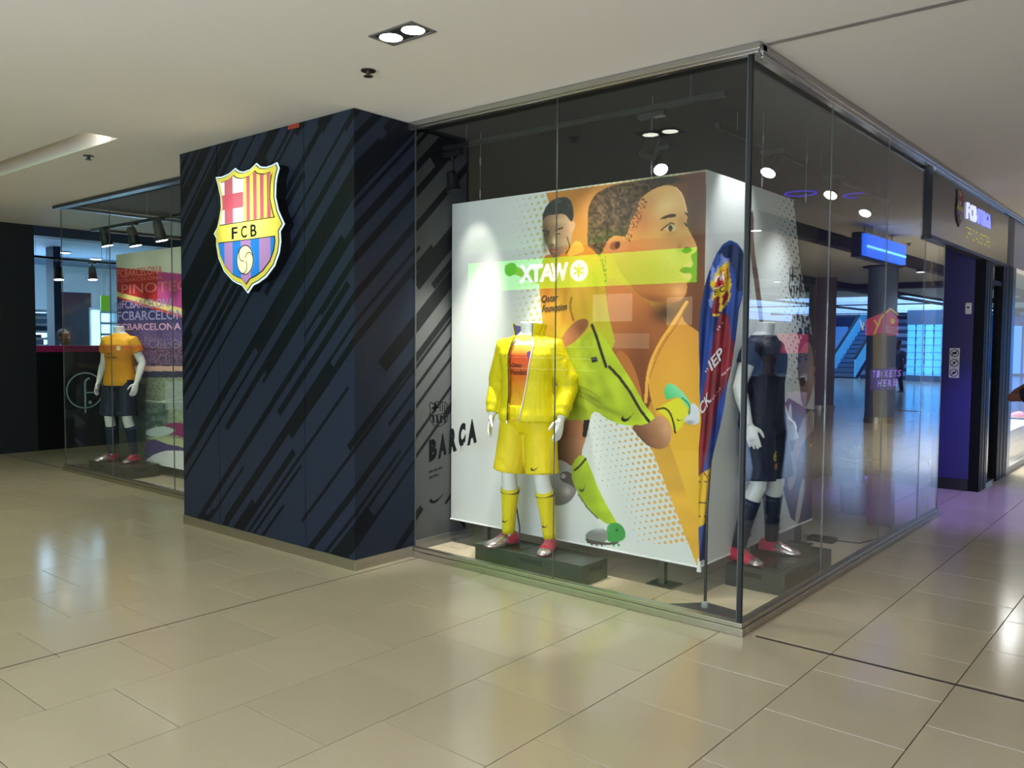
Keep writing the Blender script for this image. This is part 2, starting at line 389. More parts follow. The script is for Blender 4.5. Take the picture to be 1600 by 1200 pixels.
MB().box(XR-.125, XR-.112, 0.045, 0.68, 0.072, H).build('panel', stripe_mat('striped_panel_lit', (80, 82, 82), (24, 24, 25), .5), col)  # same print in lighter tones, the lamp light on it put into the colour
MB().box(XR-.112, XR-.096, 0.045, 0.75, 0.0, 0.072).build('kick_plate', mat('grey_metal', (120, 120, 116), 0.4, metal=0.5), col)
MB().box(XL-.004, XR+.006, YF-.008, YF+.02, 0, 0.074).build('kick_plate', STEEL, col, bevel=.002)
MB().box(XR-.02, XR+.006, YF+.02, 0.0, 0, 0.074).build('kick_plate', STEEL, col, bevel=.002)
q0 = UN(455, 194, y=YF-.004)
MB().box(q0[0]-.04, q0[0]+.09, YF-.003, YF-.001, H-.035, H-.006).build('red_tape', mat('red_tape', (150, 48, 30), 0.5), col)

# ---- glass fronts
def window(name, panes, sill, rail, extra=()):
    w = struct(name, sill, STEEL, bevel=.003)
    for pn in panes: MB().box(*pn).build('pane', GLASS, w)
    rail.build('head_rail', RAILM if name != 'window_3' else mat('rail_dark', (70, 70, 78), .4, metal=.6), w, bevel=.004)
    for nm, mb, m in extra: mb.build(nm, m, w)
    return w
GY0, GY1 = 0.027, 0.033
XS = UN(868, 500, y=0.03)[0]; G2 = .0015
win1 = window('window_1', [(XR+.004, XS-G2, GY0, GY1, .06, H-.03), (XS+G2, -.046, GY0, GY1, .06, H-.03)],
    MB().box(XR+.002, 0.0, 0.0, .075, 0, .042).box(XR+.002, -.009, 0.009, .062, .042, .068),
    MB().box(XR-.02, .042, -.042, .055, H-.038, H-.004).box(XR-.02, .030, -.030, -.012, H-.052, H-.036),
    [('seal', MB().box(XS-.0014, XS+.0014, GY0-.002, GY1+.002, .062, H-.04), SEAL),
     ('seal', MB().box(XR+.001, XR+.004, GY0-.003, GY1+.003, .062, H-.04), SEAL),
     ('seal', MB().box(-.045, -.024, GY0-.003, .046, .062, H-.04), RUB),
     ('seal', MB().box(-.0495, -.0455, GY0-.003, GY1+.002, .062, H-.04), SEAL)])
YS = [UN(1290, 600, x=-.03)[1], UN(1379, 600, x=-.03)[1], UN(1448, 330, x=-.03)[1], 4.13]
bp_ = [0.046]+YS
win2 = window('window_2', [(-GY1, -GY0, bp_[i]+G2, bp_[i+1]-G2, .06, H-.03 if i < 3 else 2.45) for i in range(4)],
    MB().box(-.075, 0.0, 0.0755, 4.13, 0, .042).box(-.062, -.009, .0625, 4.13, .042, .068),
    MB().box(-.055, .042, .0, 9.5, H-.040, H-.004).box(.012, .030, .03, 9.5, H-.062, H-.038),
    [('seal', MB().box(-GY1-.002, -GY0+.002, y-.0014, y+.0014, .062, H-.04 if i < 2 else 2.44), SEAL) for i, y in enumerate(YS)]
    + [('seal', MB().box(-GY1-.003, -GY0+.003, .046, .050, .062, H-.04), SEAL)])
xs3 = UN(271, 600, y=.03)[0]; xs4 = UN(175, 600, y=.03)[0]
e0 = -8.42
win3 = window('window_3', [(e0+.013, xs4-G2, GY0, GY1, .06, H-.03), (xs4+G2, xs3-G2, GY0, GY1, .06, H-.03), (xs3+G2, XL-.004, GY0, GY1, .06, H-.03), (e0, e0+.012, .024, 1.5, .06, H-.03)],
    MB().box(e0-.02, XL-.002, 0.0, .075, 0, .042).box(e0-.01, XL-.002, .009, .062, .042, .068).box(e0-.03, e0+.04, .075, 1.5, 0, .05),
    MB().box(e0-.05, XL, -.042, .055, H-.038, H-.004).box(e0-.04, e0+.05, .055, 1.5, H-.03, H-.004),
    [('seal', MB().box(x-.0016, x+.0016, GY0-.002, GY1+.002, .062, H-.04), SEAL) for x in (xs3, xs4, e0+.006)])
# etched round emblem on the end pane
em = MB(); ex = e0+.0135; c0 = UN(133, 610, x=ex); R1 = 0.215
def ringpoly(c, r0, r1, a0, a1, n, d):
    P = [(c[0]+d[0], c[1]+r1*math.cos(t), c[2]+r1*math.sin(t)) for t in np.linspace(a0, a1, n)]
    Q = [(c[0]+d[0], c[1]+r0*math.cos(t), c[2]+r0*math.sin(t)) for t in np.linspace(a1, a0, n)]
    return P, Q
def arcband(mb, c, r0, r1, a0, a1, n, fr, depth):
    o, ux, uz = (np.asarray(q, float) for q in fr); nn = np.cross(ux, uz)
    for k in range(n):
        ta, tb = a0+(a1-a0)*k/n, a0+(a1-a0)*(k+1)/n
        pts = [o+ux*(c[0]+r*math.cos(t))+uz*(c[1]+r*math.sin(t)) for r, t in ((r0, ta), (r1, ta), (r1, tb), (r0, tb))]
        mb.prism(pts, nn*depth)
fr = (c0, (0, 1, 0), (0, 0, 1))
arcband(em, (0, 0), R1-.014, R1, 0, 2*math.pi, 40, fr, .001)
arcband(em, (.055, .085), .045, .066, .5*math.pi, math.pi, 10, fr, .001)
em.box(ex, ex+.001, c0[1]-.011, c0[1]+.010, c0[2]-.27, c0[2]+.085).box(ex, ex+.001, c0[1]+.0, c0[1]+.10, c0[2]-.035, c0[2]-.02)
arcband(em, (.055, -.145), .002, .02, 0, 2*math.pi, 12, fr, .001)
em.build('etched_emblem', mat('etched', (120, 150, 150), 0.7), win3)
# ================================================================ FLAT PRINT (painted per vertex, drawn in picture coordinates of the print)
def inside(px, py, poly):
    poly = np.asarray(poly, float); r = np.zeros(px.shape, bool)
    x0, y0 = poly.min(0); x1, y1 = poly.max(0)
    idx = np.nonzero((px >= x0) & (px <= x1) & (py >= y0) & (py <= y1))[0]
    if not len(idx): return r
    X, Y = px[idx], py[idx]; c = np.zeros(len(idx), bool); n = len(poly); j = n-1
    for i in range(n):
        xi, yi = poly[i]; xj, yj = poly[j]
        if yi != yj:
            k = ((yi > Y) != (yj > Y)) & (X < (xj-xi)*(Y-yi)/(yj-yi)+xi); c ^= k
        j = i
    r[idx] = c; return r
def hash2(i, j):
    v = np.sin(i*127.1+j*311.7)*43758.5453; return v-np.floor(v)
def vnoise(x, y, s):
    x, y = x/s, y/s; i, j = np.floor(x), np.floor(y); u, v = x-i, y-j; u = u*u*(3-2*u); v = v*v*(3-2*v)
    return (hash2(i, j)*(1-u)+hash2(i+1, j)*u)*(1-v)+(hash2(i, j+1)*(1-u)+hash2(i+1, j+1)*u)*v
class Paint:
    def __init__(s, px, py): s.x, s.y = px, py; s.c = np.zeros((len(px), 3))
    def fill(s, c): s.c[:] = s._col(c, slice(None))
    def _col(s, c, m):
        return c(s.x[m], s.y[m]) if callable(c) else np.asarray(c, float)
    def put(s, m, c, a=1.0):
        if not np.any(m): return
        k = s._col(c, m); s.c[m] = s.c[m]*(1-a)+k*a if np.isscalar(a) else s.c[m]*(1-a[m][:, None])+k*a[m][:, None]
    def poly(s, pts, c, sm=2, a=1.0):
        s.put(inside(s.x, s.y, smooth_poly(pts, sm) if sm else pts), c, a)
    def ell(s, cx, cy, rx, ry, c, rot=0, a=1.0):
        t = math.radians(rot); X, Y = s.x-cx, s.y-cy; u = X*math.cos(t)+Y*math.sin(t); v = -X*math.sin(t)+Y*math.cos(t)
        s.put((u/rx)**2+(v/ry)**2 < 1, c, a)
    def soft(s, cx, cy, rx, ry, c, a=1.0, rot=0, clip=None):
        t = math.radians(rot); X, Y = s.x-cx, s.y-cy; u = X*math.cos(t)+Y*math.sin(t); v = -X*math.sin(t)+Y*math.cos(t)
        w = a*np.exp(-((u/rx)**2+(v/ry)**2)*1.5)
        if clip is not None: w = w*inside(s.x, s.y, clip)
        k = np.asarray(c, float); s.c = s.c*(1-w[:, None])+k*w[:, None]
    def line(s, pts, w, c, a=1.0, sm=0):
        pts = np.asarray(pts, float)
        if sm:
            for _ in range(sm):
                q = np.stack([.75*pts[:-1]+.25*pts[1:], .25*pts[:-1]+.75*pts[1:]], 1).reshape(-1, 2); pts = np.vstack([pts[:1], q, pts[-1:]])
        m = np.zeros(len(s.x), bool); b = w
        k = np.nonzero((s.x > pts[:, 0].min()-b) & (s.x < pts[:, 0].max()+b) & (s.y > pts[:, 1].min()-b) & (s.y < pts[:, 1].max()+b))[0]
        d = np.full(len(k), 1e9); P = np.stack([s.x[k], s.y[k]], 1)
        for A, B in zip(pts[:-1], pts[1:]):
            v = B-A; t = np.clip(((P-A) @ v)/(v @ v+1e-9), 0, 1); d = np.minimum(d, np.linalg.norm(P-A-t[:, None]*v, axis=1))
        m[k[d < w/2]] = True; s.put(m, c, a)
def grad(p0, c0, p1, c1):
    p0, c0, p1, c1 = (np.asarray(q, float) for q in (p0, c0, p1, c1)); d = p1-p0
    def f(x, y):
        t = np.clip(((x-p0[0])*d[0]+(y-p0[1])*d[1])/(d @ d), 0, 1)[:, None]; return c0*(1-t)+c1*t
    return f
def swoosh(cx, cy, w, h, rot=0):
    P = np.array([(-.5, .05), (-.47, .28), (-.36, .46), (-.2, .5), (.0, .38), (.5, -.5), (.05, .06), (-.15, .16), (-.27, .14), (-.33, 0.0), (-.3, -.25), (-.42, -.1)])*[w, h]
    t = math.radians(rot); return P @ np.array([[math.cos(t), math.sin(t)], [-math.sin(t), math.cos(t)]])+[cx, cy]
def print_sheet(name, o, ux, uy, w, h, nu, nv, paint, mtl, parent, curve=None):
    """a printed sheet: nu x nv grid, colour attribute painted by paint(px, py) in the picture coordinates each point has"""
    a = np.linspace(0, 1, nu+1); b = np.linspace(0, 1, nv+1); A, B = np.meshgrid(a, b)
    A, B = A.ravel(), B.ravel(); Pw = np.asarray(o, float)+np.outer(A*w, ux)+np.outer(B*h, uy)
    q = PJ(Pw); pa = Paint(q[:, 0], q[:, 1]); paint(pa)
    if curve is not None: Pw = Pw+curve(A, B)
    L = parent.get('_org'); V = Pw-np.array(list(L)) if L is not None else Pw
    idx = np.arange((nu+1)*(nv+1)).reshape(nv+1, nu+1)
    quads = np.stack([idx[:-1, :-1], idx[:-1, 1:], idx[1:, 1:], idx[1:, :-1]], -1).reshape(-1, 4)
    me = bpy.data.meshes.new(name); me.vertices.add(len(V)); me.vertices.foreach_set('co', V.astype('f').ravel())
    n = len(quads); me.loops.add(n*4); me.loops.foreach_set('vertex_index', quads.astype('i').ravel()); me.polygons.add(n)
    me.polygons.foreach_set('loop_start', np.arange(0, n*4, 4, dtype='i')); me.update(calc_edges=True); me.validate()
    at = me.attributes.new('print', 'FLOAT_COLOR', 'POINT')
    rgba = np.ones((len(V), 4), 'f'); rgba[:, :3] = lin(np.clip(pa.c, 0, 255)); at.data.foreach_set('color', rgba.ravel())
    me.materials.append(mtl); ob = bpy.data.objects.new(name, me); C.objects.link(ob); ob.parent = parent
    if L is not None: ob['_org'] = list(L)
    return ob
PRINT = attr_mat('fabric_print', 0.6, spec=0.3)

# ---- the club crest, in unit coordinates: u 0..1 left to right, v 0..1 top to bottom
CREST_OUT = [(300, 435), (333, 432), (370, 416), (405, 386), (425, 402), (450, 405), (485, 392), (518, 359), (540, 378), (570, 380), (600, 370), (628, 355), (640, 385), (628, 430), (622, 470), (620, 540), (635, 610), (650, 645), (668, 685),
             (645, 725), (648, 780), (640, 840), (615, 910), (570, 970), (530, 1000), (500, 1015), (472, 1057), (440, 1015), (415, 1005), (390, 990), (345, 940), (315, 870), (303, 800), (303, 762), (290, 738), (308, 705), (318, 660), (328, 600), (325, 540), (312, 480)]
def z3(p, y=YF-.09): return UN(250+p[0]/3.4275, 150+p[1]/3.4275, y=y)
_cw = np.array([z3(p) for p in CREST_OUT]); CX0, CX1, CZ0, CZ1 = _cw[:, 0].min(), _cw[:, 0].max(), _cw[:, 2].min(), _cw[:, 2].max()
def zuv(p):
    w = z3(p); return np.array([(w[0]-CX0)/(CX1-CX0), (CZ1-w[2])/(CZ1-CZ0)])
def inset(poly, d):
    P = np.asarray(poly, float); n = len(P); out = []; A = sum(P[i][0]*P[(i+1) % n][1]-P[(i+1) % n][0]*P[i][1] for i in range(n)); sg = 1 if A > 0 else -1
    for i in range(n):
        a, b, c = P[i-1], P[i], P[(i+1) % n]; e1 = (b-a)/np.linalg.norm(b-a); e2 = (c-b)/np.linalg.norm(c-b)
        n1 = np.array([-e1[1], e1[0]])*sg; n2 = np.array([-e2[1], e2[0]])*sg; m = n1+n2; L = np.linalg.norm(m)
        m = m/L if L > 1e-6 else n1; out.append(b+m*d/max(0.55, m @ n1))
    return np.array(out)
OUTU = np.array([zuv(p) for p in CREST_OUT])
def crest_layers():
    """(name, colour key, polygon in unit coordinates, layer)"""
    L = []; y1, y2 = .475, .585
    ins = inset(OUTU, .060)
    def clip(poly, f, keep):                       # half-plane clip of polygon
        out = []
        for i in range(len(poly)):
            a, b = poly[i-1], poly[i]; fa, fb = f(a), f(b)
            if (fa >= 0) != (fb >= 0): out.append(a+(b-a)*(fa/(fa-fb)))
            if fb >= 0: out.append(b)
        return np.array(out)
    top = clip(ins, lambda p: .435-p[1], 1); bot = clip(ins, lambda p: p[1]-.585, 1)
    L.append(('edge_line', 'black', inset(OUTU, .012), 1)); L.append(('face', 'yellow', inset(OUTU, .018), 2))
    L.append(('edge_line', 'black', inset(top, -.008), 3)); L.append(('edge_line', 'black', inset(bot, -.008), 3))
    xm = .475
    q1 = clip(top, lambda p: xm-p[0], 1); q2 = clip(top, lambda p: p[0]-xm, 1)
    L.append(('white_quarter', 'white', q1, 4)); L.append(('striped_quarter', 'gold', q2, 4))
    xa, xb = .205, .325; ya, yb = .205, .325
    v = clip(clip(q1, lambda p: p[0]-xa, 1), lambda p: xb-p[0], 1); h = clip(clip(q1, lambda p: p[1]-ya, 1), lambda p: yb-p[1], 1)
    L.append(('cross_upright', 'red', v, 5)); L.append(('cross_bar', 'red', h, 5))
    w = (.90-xm)/9.0
    for k in range(4):
        a = xm+w*(2*k+1); s = clip(clip(q2, lambda p: p[0]-a, 1), lambda p: a+w-p[0], 1)
        if len(s) > 2: L.append(('red_stripe', 'red', s, 5))
    xs = [.0, .19, .31, .43, .57, .69, .84, 1.0]
    for k in range(7):
        s = clip(clip(bot, lambda p: p[0]-xs[k], 1), lambda p: xs[k+1]-p[0], 1)
        if len(s) > 2: L.append(('garnet_stripe' if k % 2 else 'blue_stripe', 'garnet' if k % 2 else 'blue', s, 4))
    return L
def crest(parent, fr, w, h, mats, step=.003, base=0.0, text=True, ball=True, join=None):
    o, ux, uz = (np.asarray(q, float) for q in fr); nn = np.cross(ux, uz)
    def at(p, k): return o+ux*(p[0]*w)+uz*((1-p[1])*h)+nn*(base+k*step)
    parts = {}
    for nm, key, pol, k in crest_layers():
        if key not in mats: continue
        mb = MB().prism([at(p, k-.5) for p in pol], nn*step*.5)
        mb.build(nm, mats[key], parent)
    if text:
        for i, ch in enumerate('FCB'):
            mb = MB(); u = .295+.135*i
            letters(mb, ch, at((u, .565), 3), ux, uz, .085*w, .095*h, step*.6, .02); mb.build('letter', mats['ink'], parent)
    if ball:
        c = (.50, .74); r = .115
        rr = [(c[0]+r*math.cos(t), c[1]+r*w/h*math.sin(t)) for t in np.linspace(0, 2*math.pi, 29)[:-1]]
        bl = MB().prism([at(p, 5) for p in rr], nn*step*.5).build('ball', mats['ball'], parent)
        mb = MB()
        mid = (o+ux*(c[0]*w)+uz*((1-c[1])*h)+nn*(base+5.6*step), ux, uz)
        for k in range(3):
            a = k*math.pi*2/3
            arcband(mb, (.5*r*w*math.cos(a), .5*r*w*math.sin(a)), .47*r*w, .53*r*w, a-.2, a+2.9, 8, mid, step*.3)
        arcband(mb, (0, 0), r*w*.97, r*w*1.04, 0, 2*math.pi, 28, mid, step*.3)
        mb.build('ball_seam', mats['ink'], parent)
# illuminated crest sign on the column
def glow_mat(name, col, s0, s1, ctr, rad):
    """back-lit acrylic: lamps sit behind the middle of the sign"""
    m = bpy.data.materials.new(name); m.use_nodes = True; nt = m.node_tree; b = nt.nodes['Principled BSDF']; L = nt.links.new
    b.inputs['Base Color'].default_value = tuple(lin(col)*0.6)+(1,); b.inputs['Roughness'].default_value = .3
    g = nt.nodes.new('ShaderNodeNewGeometry'); d = nt.nodes.new('ShaderNodeVectorMath'); d.operation = 'DISTANCE'
    L(g.outputs['Position'], d.inputs[0]); d.inputs[1].default_value = ctr
    mr = nt.nodes.new('ShaderNodeMapRange'); mr.interpolation_type = 'SMOOTHSTEP'; mr.inputs[1].default_value = 0.05; mr.inputs[2].default_value = rad
    mr.inputs[3].default_value = s1; mr.inputs[4].default_value = s0
    L(d.outputs['Value'], mr.inputs[0]); L(mr.outputs[0], b.inputs['Emission Strength']); b.inputs['Emission Color'].default_value = tuple(lin(col))+(1,)
    return m
yS = YF-.09; ctr = (float((CX0+CX1)/2)+.02, yS, float(CZ0*.42+CZ1*.58))
cs = thing('crest_sign', 'large backlit shield sign with yellow border, cross and stripes on the dark column', 'sign', ((CX0+CX1)/2, YF, CZ0))
frS = ((CX0, yS, CZ0), (1, 0, 0), (0, 0, 1)); cw_, ch_ = CX1-CX0, CZ1-CZ0
at0 = lambda p, y: np.array([CX0+p[0]*cw_, y, CZ1-p[1]*ch_])
MB().prism([at0(p, YF-.001) for p in inset(OUTU, .012)], (0, -(.086), 0)).build('back_box', mat('sign_black', (14, 14, 16), .35), cs)
MB().prism([at0(p, yS+.003) for p in OUTU], (0, -.006, 0)).build('acrylic_rim', mat('acrylic_rim', (215, 235, 240), .2, emit=(215, 240, 250), estr=.6), cs)
frS = ((CX0, yS-.003, CZ0), (1, 0, 0), (0, 0, 1))
GL = {'yellow': glow_mat('sign_yellow', (200, 190, 74), .85, 4.6, ctr, .44), 'white': glow_mat('sign_white', (235, 242, 232), .9, 2.0, ctr, .42), 'red': glow_mat('sign_red', (182, 92, 104), .9, 1.9, ctr, .42),
      'gold': glow_mat('sign_gold', (206, 192, 84), .9, 2.9, ctr, .42), 'blue': glow_mat('sign_blue', (36, 118, 196), .85, 1.5, ctr, .5), 'garnet': glow_mat('sign_garnet', (160, 122, 168), .9, 1.5, ctr, .5),
      'ball': glow_mat('sign_ball', (230, 226, 172), .9, 1.4, ctr, .5), 'black': mat('ink', (20, 20, 24), .5), 'ink': mat('ink_blue', (24, 40, 58), .5)}
crest(cs, frS, cw_, ch_, GL, step=.004)
# ================================================================ DISPLAY BANNER IN THE CORNER WINDOW
BX0, BX1, BY0, BY1, BZ0, BZ1 = -2.612, -0.512, 0.50, 2.36, 0.185, 2.578
SKIN = (176, 118, 74); SKD = (120, 74, 44); SKL = (224, 176, 122)
def paint_front(p):
    p.fill(grad((706, 400), (218, 219, 211), (1090, 800), (212, 213, 206)))
    # halftone dots on the white, upper left of the orange field
    X, Y = p.x, p.y
    gx, gy = (X-800)+.12*(Y-300), (Y-300)+.17*(X-800); s = 9.6
    row = np.floor(gy/s); ox = np.where(row % 2 == 0, 0, s/2); cx = (np.floor((gx+ox)/s)+.5)*s-ox; cy = (row+.5)*s
    dist = np.hypot(gx-cx, gy-cy); t = np.clip((gx-4-0.10*(gy))/58, 0, 1); reg = (gx > 2+.10*gy) & (Y < 560)
    p.put((dist < .6+2.9*t) & reg, (196, 190, 118))
    # orange field
    field = [(853, 302), (1103, 268), (1097, 888), (1089, 884), (1020, 706), (985, 640), (940, 560), (900, 470), (868, 372), (858, 318)]
    def bg(x, y):
        t = np.clip((y-280)/520, 0, 1)[:, None]; r = np.clip((x-860)/240, 0, 1)[:, None]
        top = np.array([200, 126, 48.])*(1-r)+np.array([92, 56, 46.])*r; low = np.array([228, 170, 52.])
        c = top*(1-t**.8)+low*t**.8
        return c*(1+.10*(vnoise(x, y*2, 46)-.5))[:, None]
    p.poly(field, bg, 0)
    p.soft(1086, 500, 34, 150, (104, 54, 36), .9); p.soft(1090, 330, 30, 110, (92, 60, 52), .95); p.soft(930, 330, 26, 36, (186, 138, 84), .6)
    # dots below, growing towards the yellow wedge
    gx, gy = (X-900)-.33*(Y-640), (Y-640)+.16*(X-900); s = 9.4
    row = np.floor(gy/s); ox = np.where(row % 2 == 0, 0, s/2); cx = (np.floor((gx+ox)/s)+.5)*s-ox; cy = (row+.5)*s
    dist = np.hypot(gx-cx, gy-cy); t = np.clip((gx-24)/72, 0, 1); reg = (gx > 22) & (gx < 112) & (Y > 640) & ~inside(X, Y, field) & (Y < 850)
    k1 = np.array([196, 158, 92.]); k2 = np.array([222, 170, 90.])
    m = (dist < .8+2.6*t) & reg; p.put(m, lambda x, y: k1+(k2-k1)*np.clip((x-940)/120, 0, 1)[:, None])
    p.put((dist < .9+1.2*t) & (gx > 0) & (gx <= 40) & (Y > 640) & (Y < 760) & ~inside(X, Y, field), (150, 150, 138))
    # ---------------- large profile: neck, face, ear, hair
    p.poly([(950, 430), (968, 440), (1012, 472), (1040, 500), (1052, 540), (1020, 620), (1004, 660), (986, 640), (952, 560), (938, 480)], grad((950, 470), (190, 112, 60), (1040, 600), (120, 66, 34)))
    p.soft(1000, 560, 24, 60, (112, 60, 36), .7); p.soft(1040, 490, 26, 18, (66, 40, 28), .9)
    face = [(992, 318), (1012, 300), (1036, 289), (1052, 290), (1062, 297), (1069, 312), (1072, 328), (1074, 340), (1072, 350), (1075, 357), (1082, 370), (1087, 380), (1090, 388), (1087, 394), (1081, 397), (1079, 401),
            (1082, 408), (1083, 414), (1079, 419), (1070, 421), (1080, 427), (1081, 434), (1076, 440), (1073, 443), (1074, 450), (1071, 462), (1062, 471), (1046, 474), (1020, 472), (998, 462), (980, 440), (966, 420), (958, 400), (966, 372), (976, 350), (984, 330)]
    p.poly(face, grad((975, 430), (172, 104, 50), (1068, 330), (222, 168, 104)), 1)
    fc = smooth_poly(face, 1)
    p.soft(1040, 322, 26, 16, (240, 200, 134), .75, -30, fc); p.soft(1000, 345, 24, 40, (150, 88, 44), .75, 0, fc); p.soft(1005, 425, 40, 40, (166, 98, 48), .7, 0, fc)
    p.soft(1060, 455, 16, 14, (236, 170, 110), .8, 0, fc); p.soft(1022, 468, 34, 9, (132, 76, 40), .85, 8, fc); p.soft(1072, 372, 12, 18, (212, 150, 92), .8, 0, fc)
    p.soft(1050, 400, 20, 18, (214, 158, 96), .6, 0, fc); p.soft(1066, 345, 9, 14, (180, 120, 74), .5, 0, fc); p.soft(985, 395, 18, 40, (170, 100, 52), .6, 0, fc)
    p.line([(1056, 293), (1066, 303), (1071, 320), (1074, 338)], 2.0, (246, 214, 170), .8, 2)
    # brow, eye, nostril, lips
    p.poly([(1030, 344), (1036, 338), (1045, 335), (1056, 334), (1057, 338), (1050, 340), (1041, 341)], (74, 46, 30), 1)
    p.poly([(1034, 359), (1041, 353), (1048, 349), (1053, 351), (1057, 356), (1052, 362), (1045, 361), (1040, 358)], (206, 170, 138), 1)
    p.line([(1033, 360), (1041, 353), (1048, 348), (1053, 350)], 2.2, (70, 40, 26), 1, 2); p.ell(1047.5, 356.5, 3.3, 5.2, (96, 54, 34)); p.ell(1047.5, 356.5, 1.3, 2.4, (40, 22, 16))
    p.soft(1046, 366, 12, 4, (178, 120, 78), .7, -10); p.line([(1071, 333), (1075, 337)], 3, (80, 50, 36)); p.line([(1070, 349), (1073, 353)], 2.4, (60, 36, 30))
    p.ell(1073, 391, 8, 4.6, (92, 52, 30), -8); p.soft(1062, 388, 5, 10, (176, 112, 64), .7)
    p.poly([(1060, 423), (1068, 417), (1076, 416), (1080, 420), (1078, 426), (1070, 428)], (110, 44, 34), 1); p.poly([(1062, 425), (1072, 429), (1080, 428), (1081, 435), (1074, 437), (1066, 433)], (214, 140, 104), 1)
    p.poly([(1066, 416), (1078, 408), (1083, 413), (1079, 418), (1071, 417)], (216, 146, 108), 1)
    # ear
    p.poly([(944, 388), (950, 374), (962, 367), (976, 370), (984, 382), (976, 392), (968, 402), (962, 398), (950, 398)], (176, 112, 64), 2); p.poly([(951, 386), (958, 376), (968, 378), (966, 388), (958, 392)], (130, 74, 42), 2)
    p.ell(965, 383, 4, 6, (70, 38, 24), 20)
    def hair(x, y):
        n = vnoise(x, y, 3.4)*.6+vnoise(x+50, y, 7)*.4; n = np.clip((n-.25)*1.7, 0, 1)[:, None]
        edge = np.clip((x-925)/30, 0, 1)[:, None]
        return (np.array([34, 25, 18.])*(1-n)+np.array([100, 76, 52.])*n)*edge+np.array([116, 86, 56.])*(1-edge)*(.5+.5*n)
    p.poly([(921, 400), (917, 372), (919, 350), (918, 328), (926, 308), (940, 296), (964, 288), (1000, 282), (1040, 276), (1066, 277), (1052, 287), (1030, 291), (1012, 300), (998, 314), (994, 332), (985, 346), (982, 362), (976, 371), (962, 367), (950, 374), (944, 388), (938, 398)], hair, 1)
    p.soft(1040, 281, 34, 7, (40, 34, 34), .8)
    nz = vnoise(p.x, p.y, 1.7)
    p.put((nz > .58) & inside(p.x, p.y, [(974, 372), (990, 330), (1004, 308), (1012, 316), (1000, 345), (984, 378)]), (70, 44, 28), .8)
    p.put((nz > .55) & inside(p.x, p.y, [(934, 395), (946, 392), (950, 470), (940, 480), (932, 440)]), (74, 52, 30), .8)
    # tracksuit of the large figure with piping
    p.poly([(1074, 468), (1064, 486), (1046, 520), (1030, 545), (1016, 575), (1012, 610), (1030, 660), (1050, 700), (1100, 860), (1100, 540), (1096, 520), (1062, 500)], grad((1040, 520), (206, 140, 54), (1080, 720), (228, 176, 48)), 2)
    p.soft(1060, 590, 30, 50, (222, 160, 52), .5); p.line([(1073, 472), (1050, 508), (1032, 534), (1018, 562), (1011, 590), (1009, 628)], 5, (228, 164, 66), 1, 2); p.line([(1076, 475), (1054, 512), (1035, 540), (1023, 566), (1015, 590)], 1.4, (150, 92, 34), 1, 2)
    p.poly([(958, 560), (968, 545), (985, 560), (1000, 600), (1006, 640), (990, 640), (975, 610)], (176, 104, 50), 2)
    # ---------------- running player
    shirt = grad((870, 410), (196, 122, 42), (930, 540), (176, 176, 40))
    p.poly([(846, 420), (832, 422), (815, 420), (800, 414), (790, 412), (788, 420), (794, 432), (806, 428), (822, 438), (846, 446)], (150, 120, 66), 2); p.ell(798, 421, 9, 11, (98, 106, 66), 30)
    p.poly([(854, 396), (872, 400), (888, 392), (898, 374), (915, 382), (932, 394), (942, 414), (946, 452), (952, 500), (964, 540), (940, 560), (870, 580), (852, 540), (846, 490), (842, 440), (846, 410)], shirt, 2)
    p.soft(905, 440, 14, 40, (236, 190, 80), .6); p.soft(855, 450, 8, 50, (176, 96, 36), .7); p.soft(885, 500, 26, 20, (196, 120, 44), .5)
    p.poly([(897, 376), (908, 378), (914, 392), (904, 396), (890, 402), (886, 398)], (226, 164, 60), 1)
    p.poly([(868, 548), (876, 530), (888, 512), (902, 500), (916, 497), (921, 506), (912, 520), (898, 534), (886, 552), (876, 560)], grad((878, 545), (186, 126, 84), (914, 503), (128, 78, 50)), 1); p.soft(908, 512, 10, 8, (112, 66, 42), .6, -40)     # forearm
    p.line([(893, 465), (890, 480), (896, 500)], 3, (120, 74, 34), .7, 1)
    for (x0, y0, x1, y1, w_) in ((870, 430, 862, 520, 7), (900, 420, 915, 490, 8), (884, 450, 880, 500, 5), (930, 430, 938, 500, 6)):
        for t_ in np.linspace(0, 1, 9): p.soft(x0+(x1-x0)*t_, y0+(y1-y0)*t_, w_, 10, (150, 92, 32) if x0 < 920 else (150, 120, 36), .16)
    # head
    p.poly([(847, 350), (849, 335), (858, 322), (874, 314), (890, 316), (895, 330), (896, 350), (894, 364), (892, 378), (884, 392), (870, 402), (862, 402), (856, 388), (850, 372)], grad((850, 372), (112, 80, 60), (892, 352), (216, 170, 128)), 1)
    p.soft(875, 345, 16, 6, (226, 182, 140), .7, -6); p.soft(852, 372, 5, 22, (74, 52, 42), .8); p.soft(866, 377, 4, 10, (222, 186, 150), .9); p.soft(882, 376, 8, 10, (190, 142, 106), .7)
    p.line([(848, 360), (858, 362)], 3, (50, 38, 32)); p.line([(868, 360), (879, 356)], 2.6, (56, 40, 32)); p.ell(854, 366, 4.5, 3.2, (66, 48, 40)); p.line([(868, 366), (875, 364.5)], 2, (50, 34, 28)); p.soft(872, 362, 6, 3, (206, 158, 118), .7)
    p.ell(862, 383, 4, 2.4, (96, 62, 48)); p.ell(867, 392, 5, 2.6, (186, 100, 84)); p.line([(862, 391), (871, 391)], 1.4, (90, 42, 36)); p.soft(866, 400, 8, 5, (128, 90, 66), .8)
    p.poly([(893, 346), (898, 346), (899, 354), (894, 364), (890, 362)], (214, 164, 120), 1); p.line([(886, 370), (891, 386), (884, 396)], 1.6, (60, 36, 28), .9, 1)
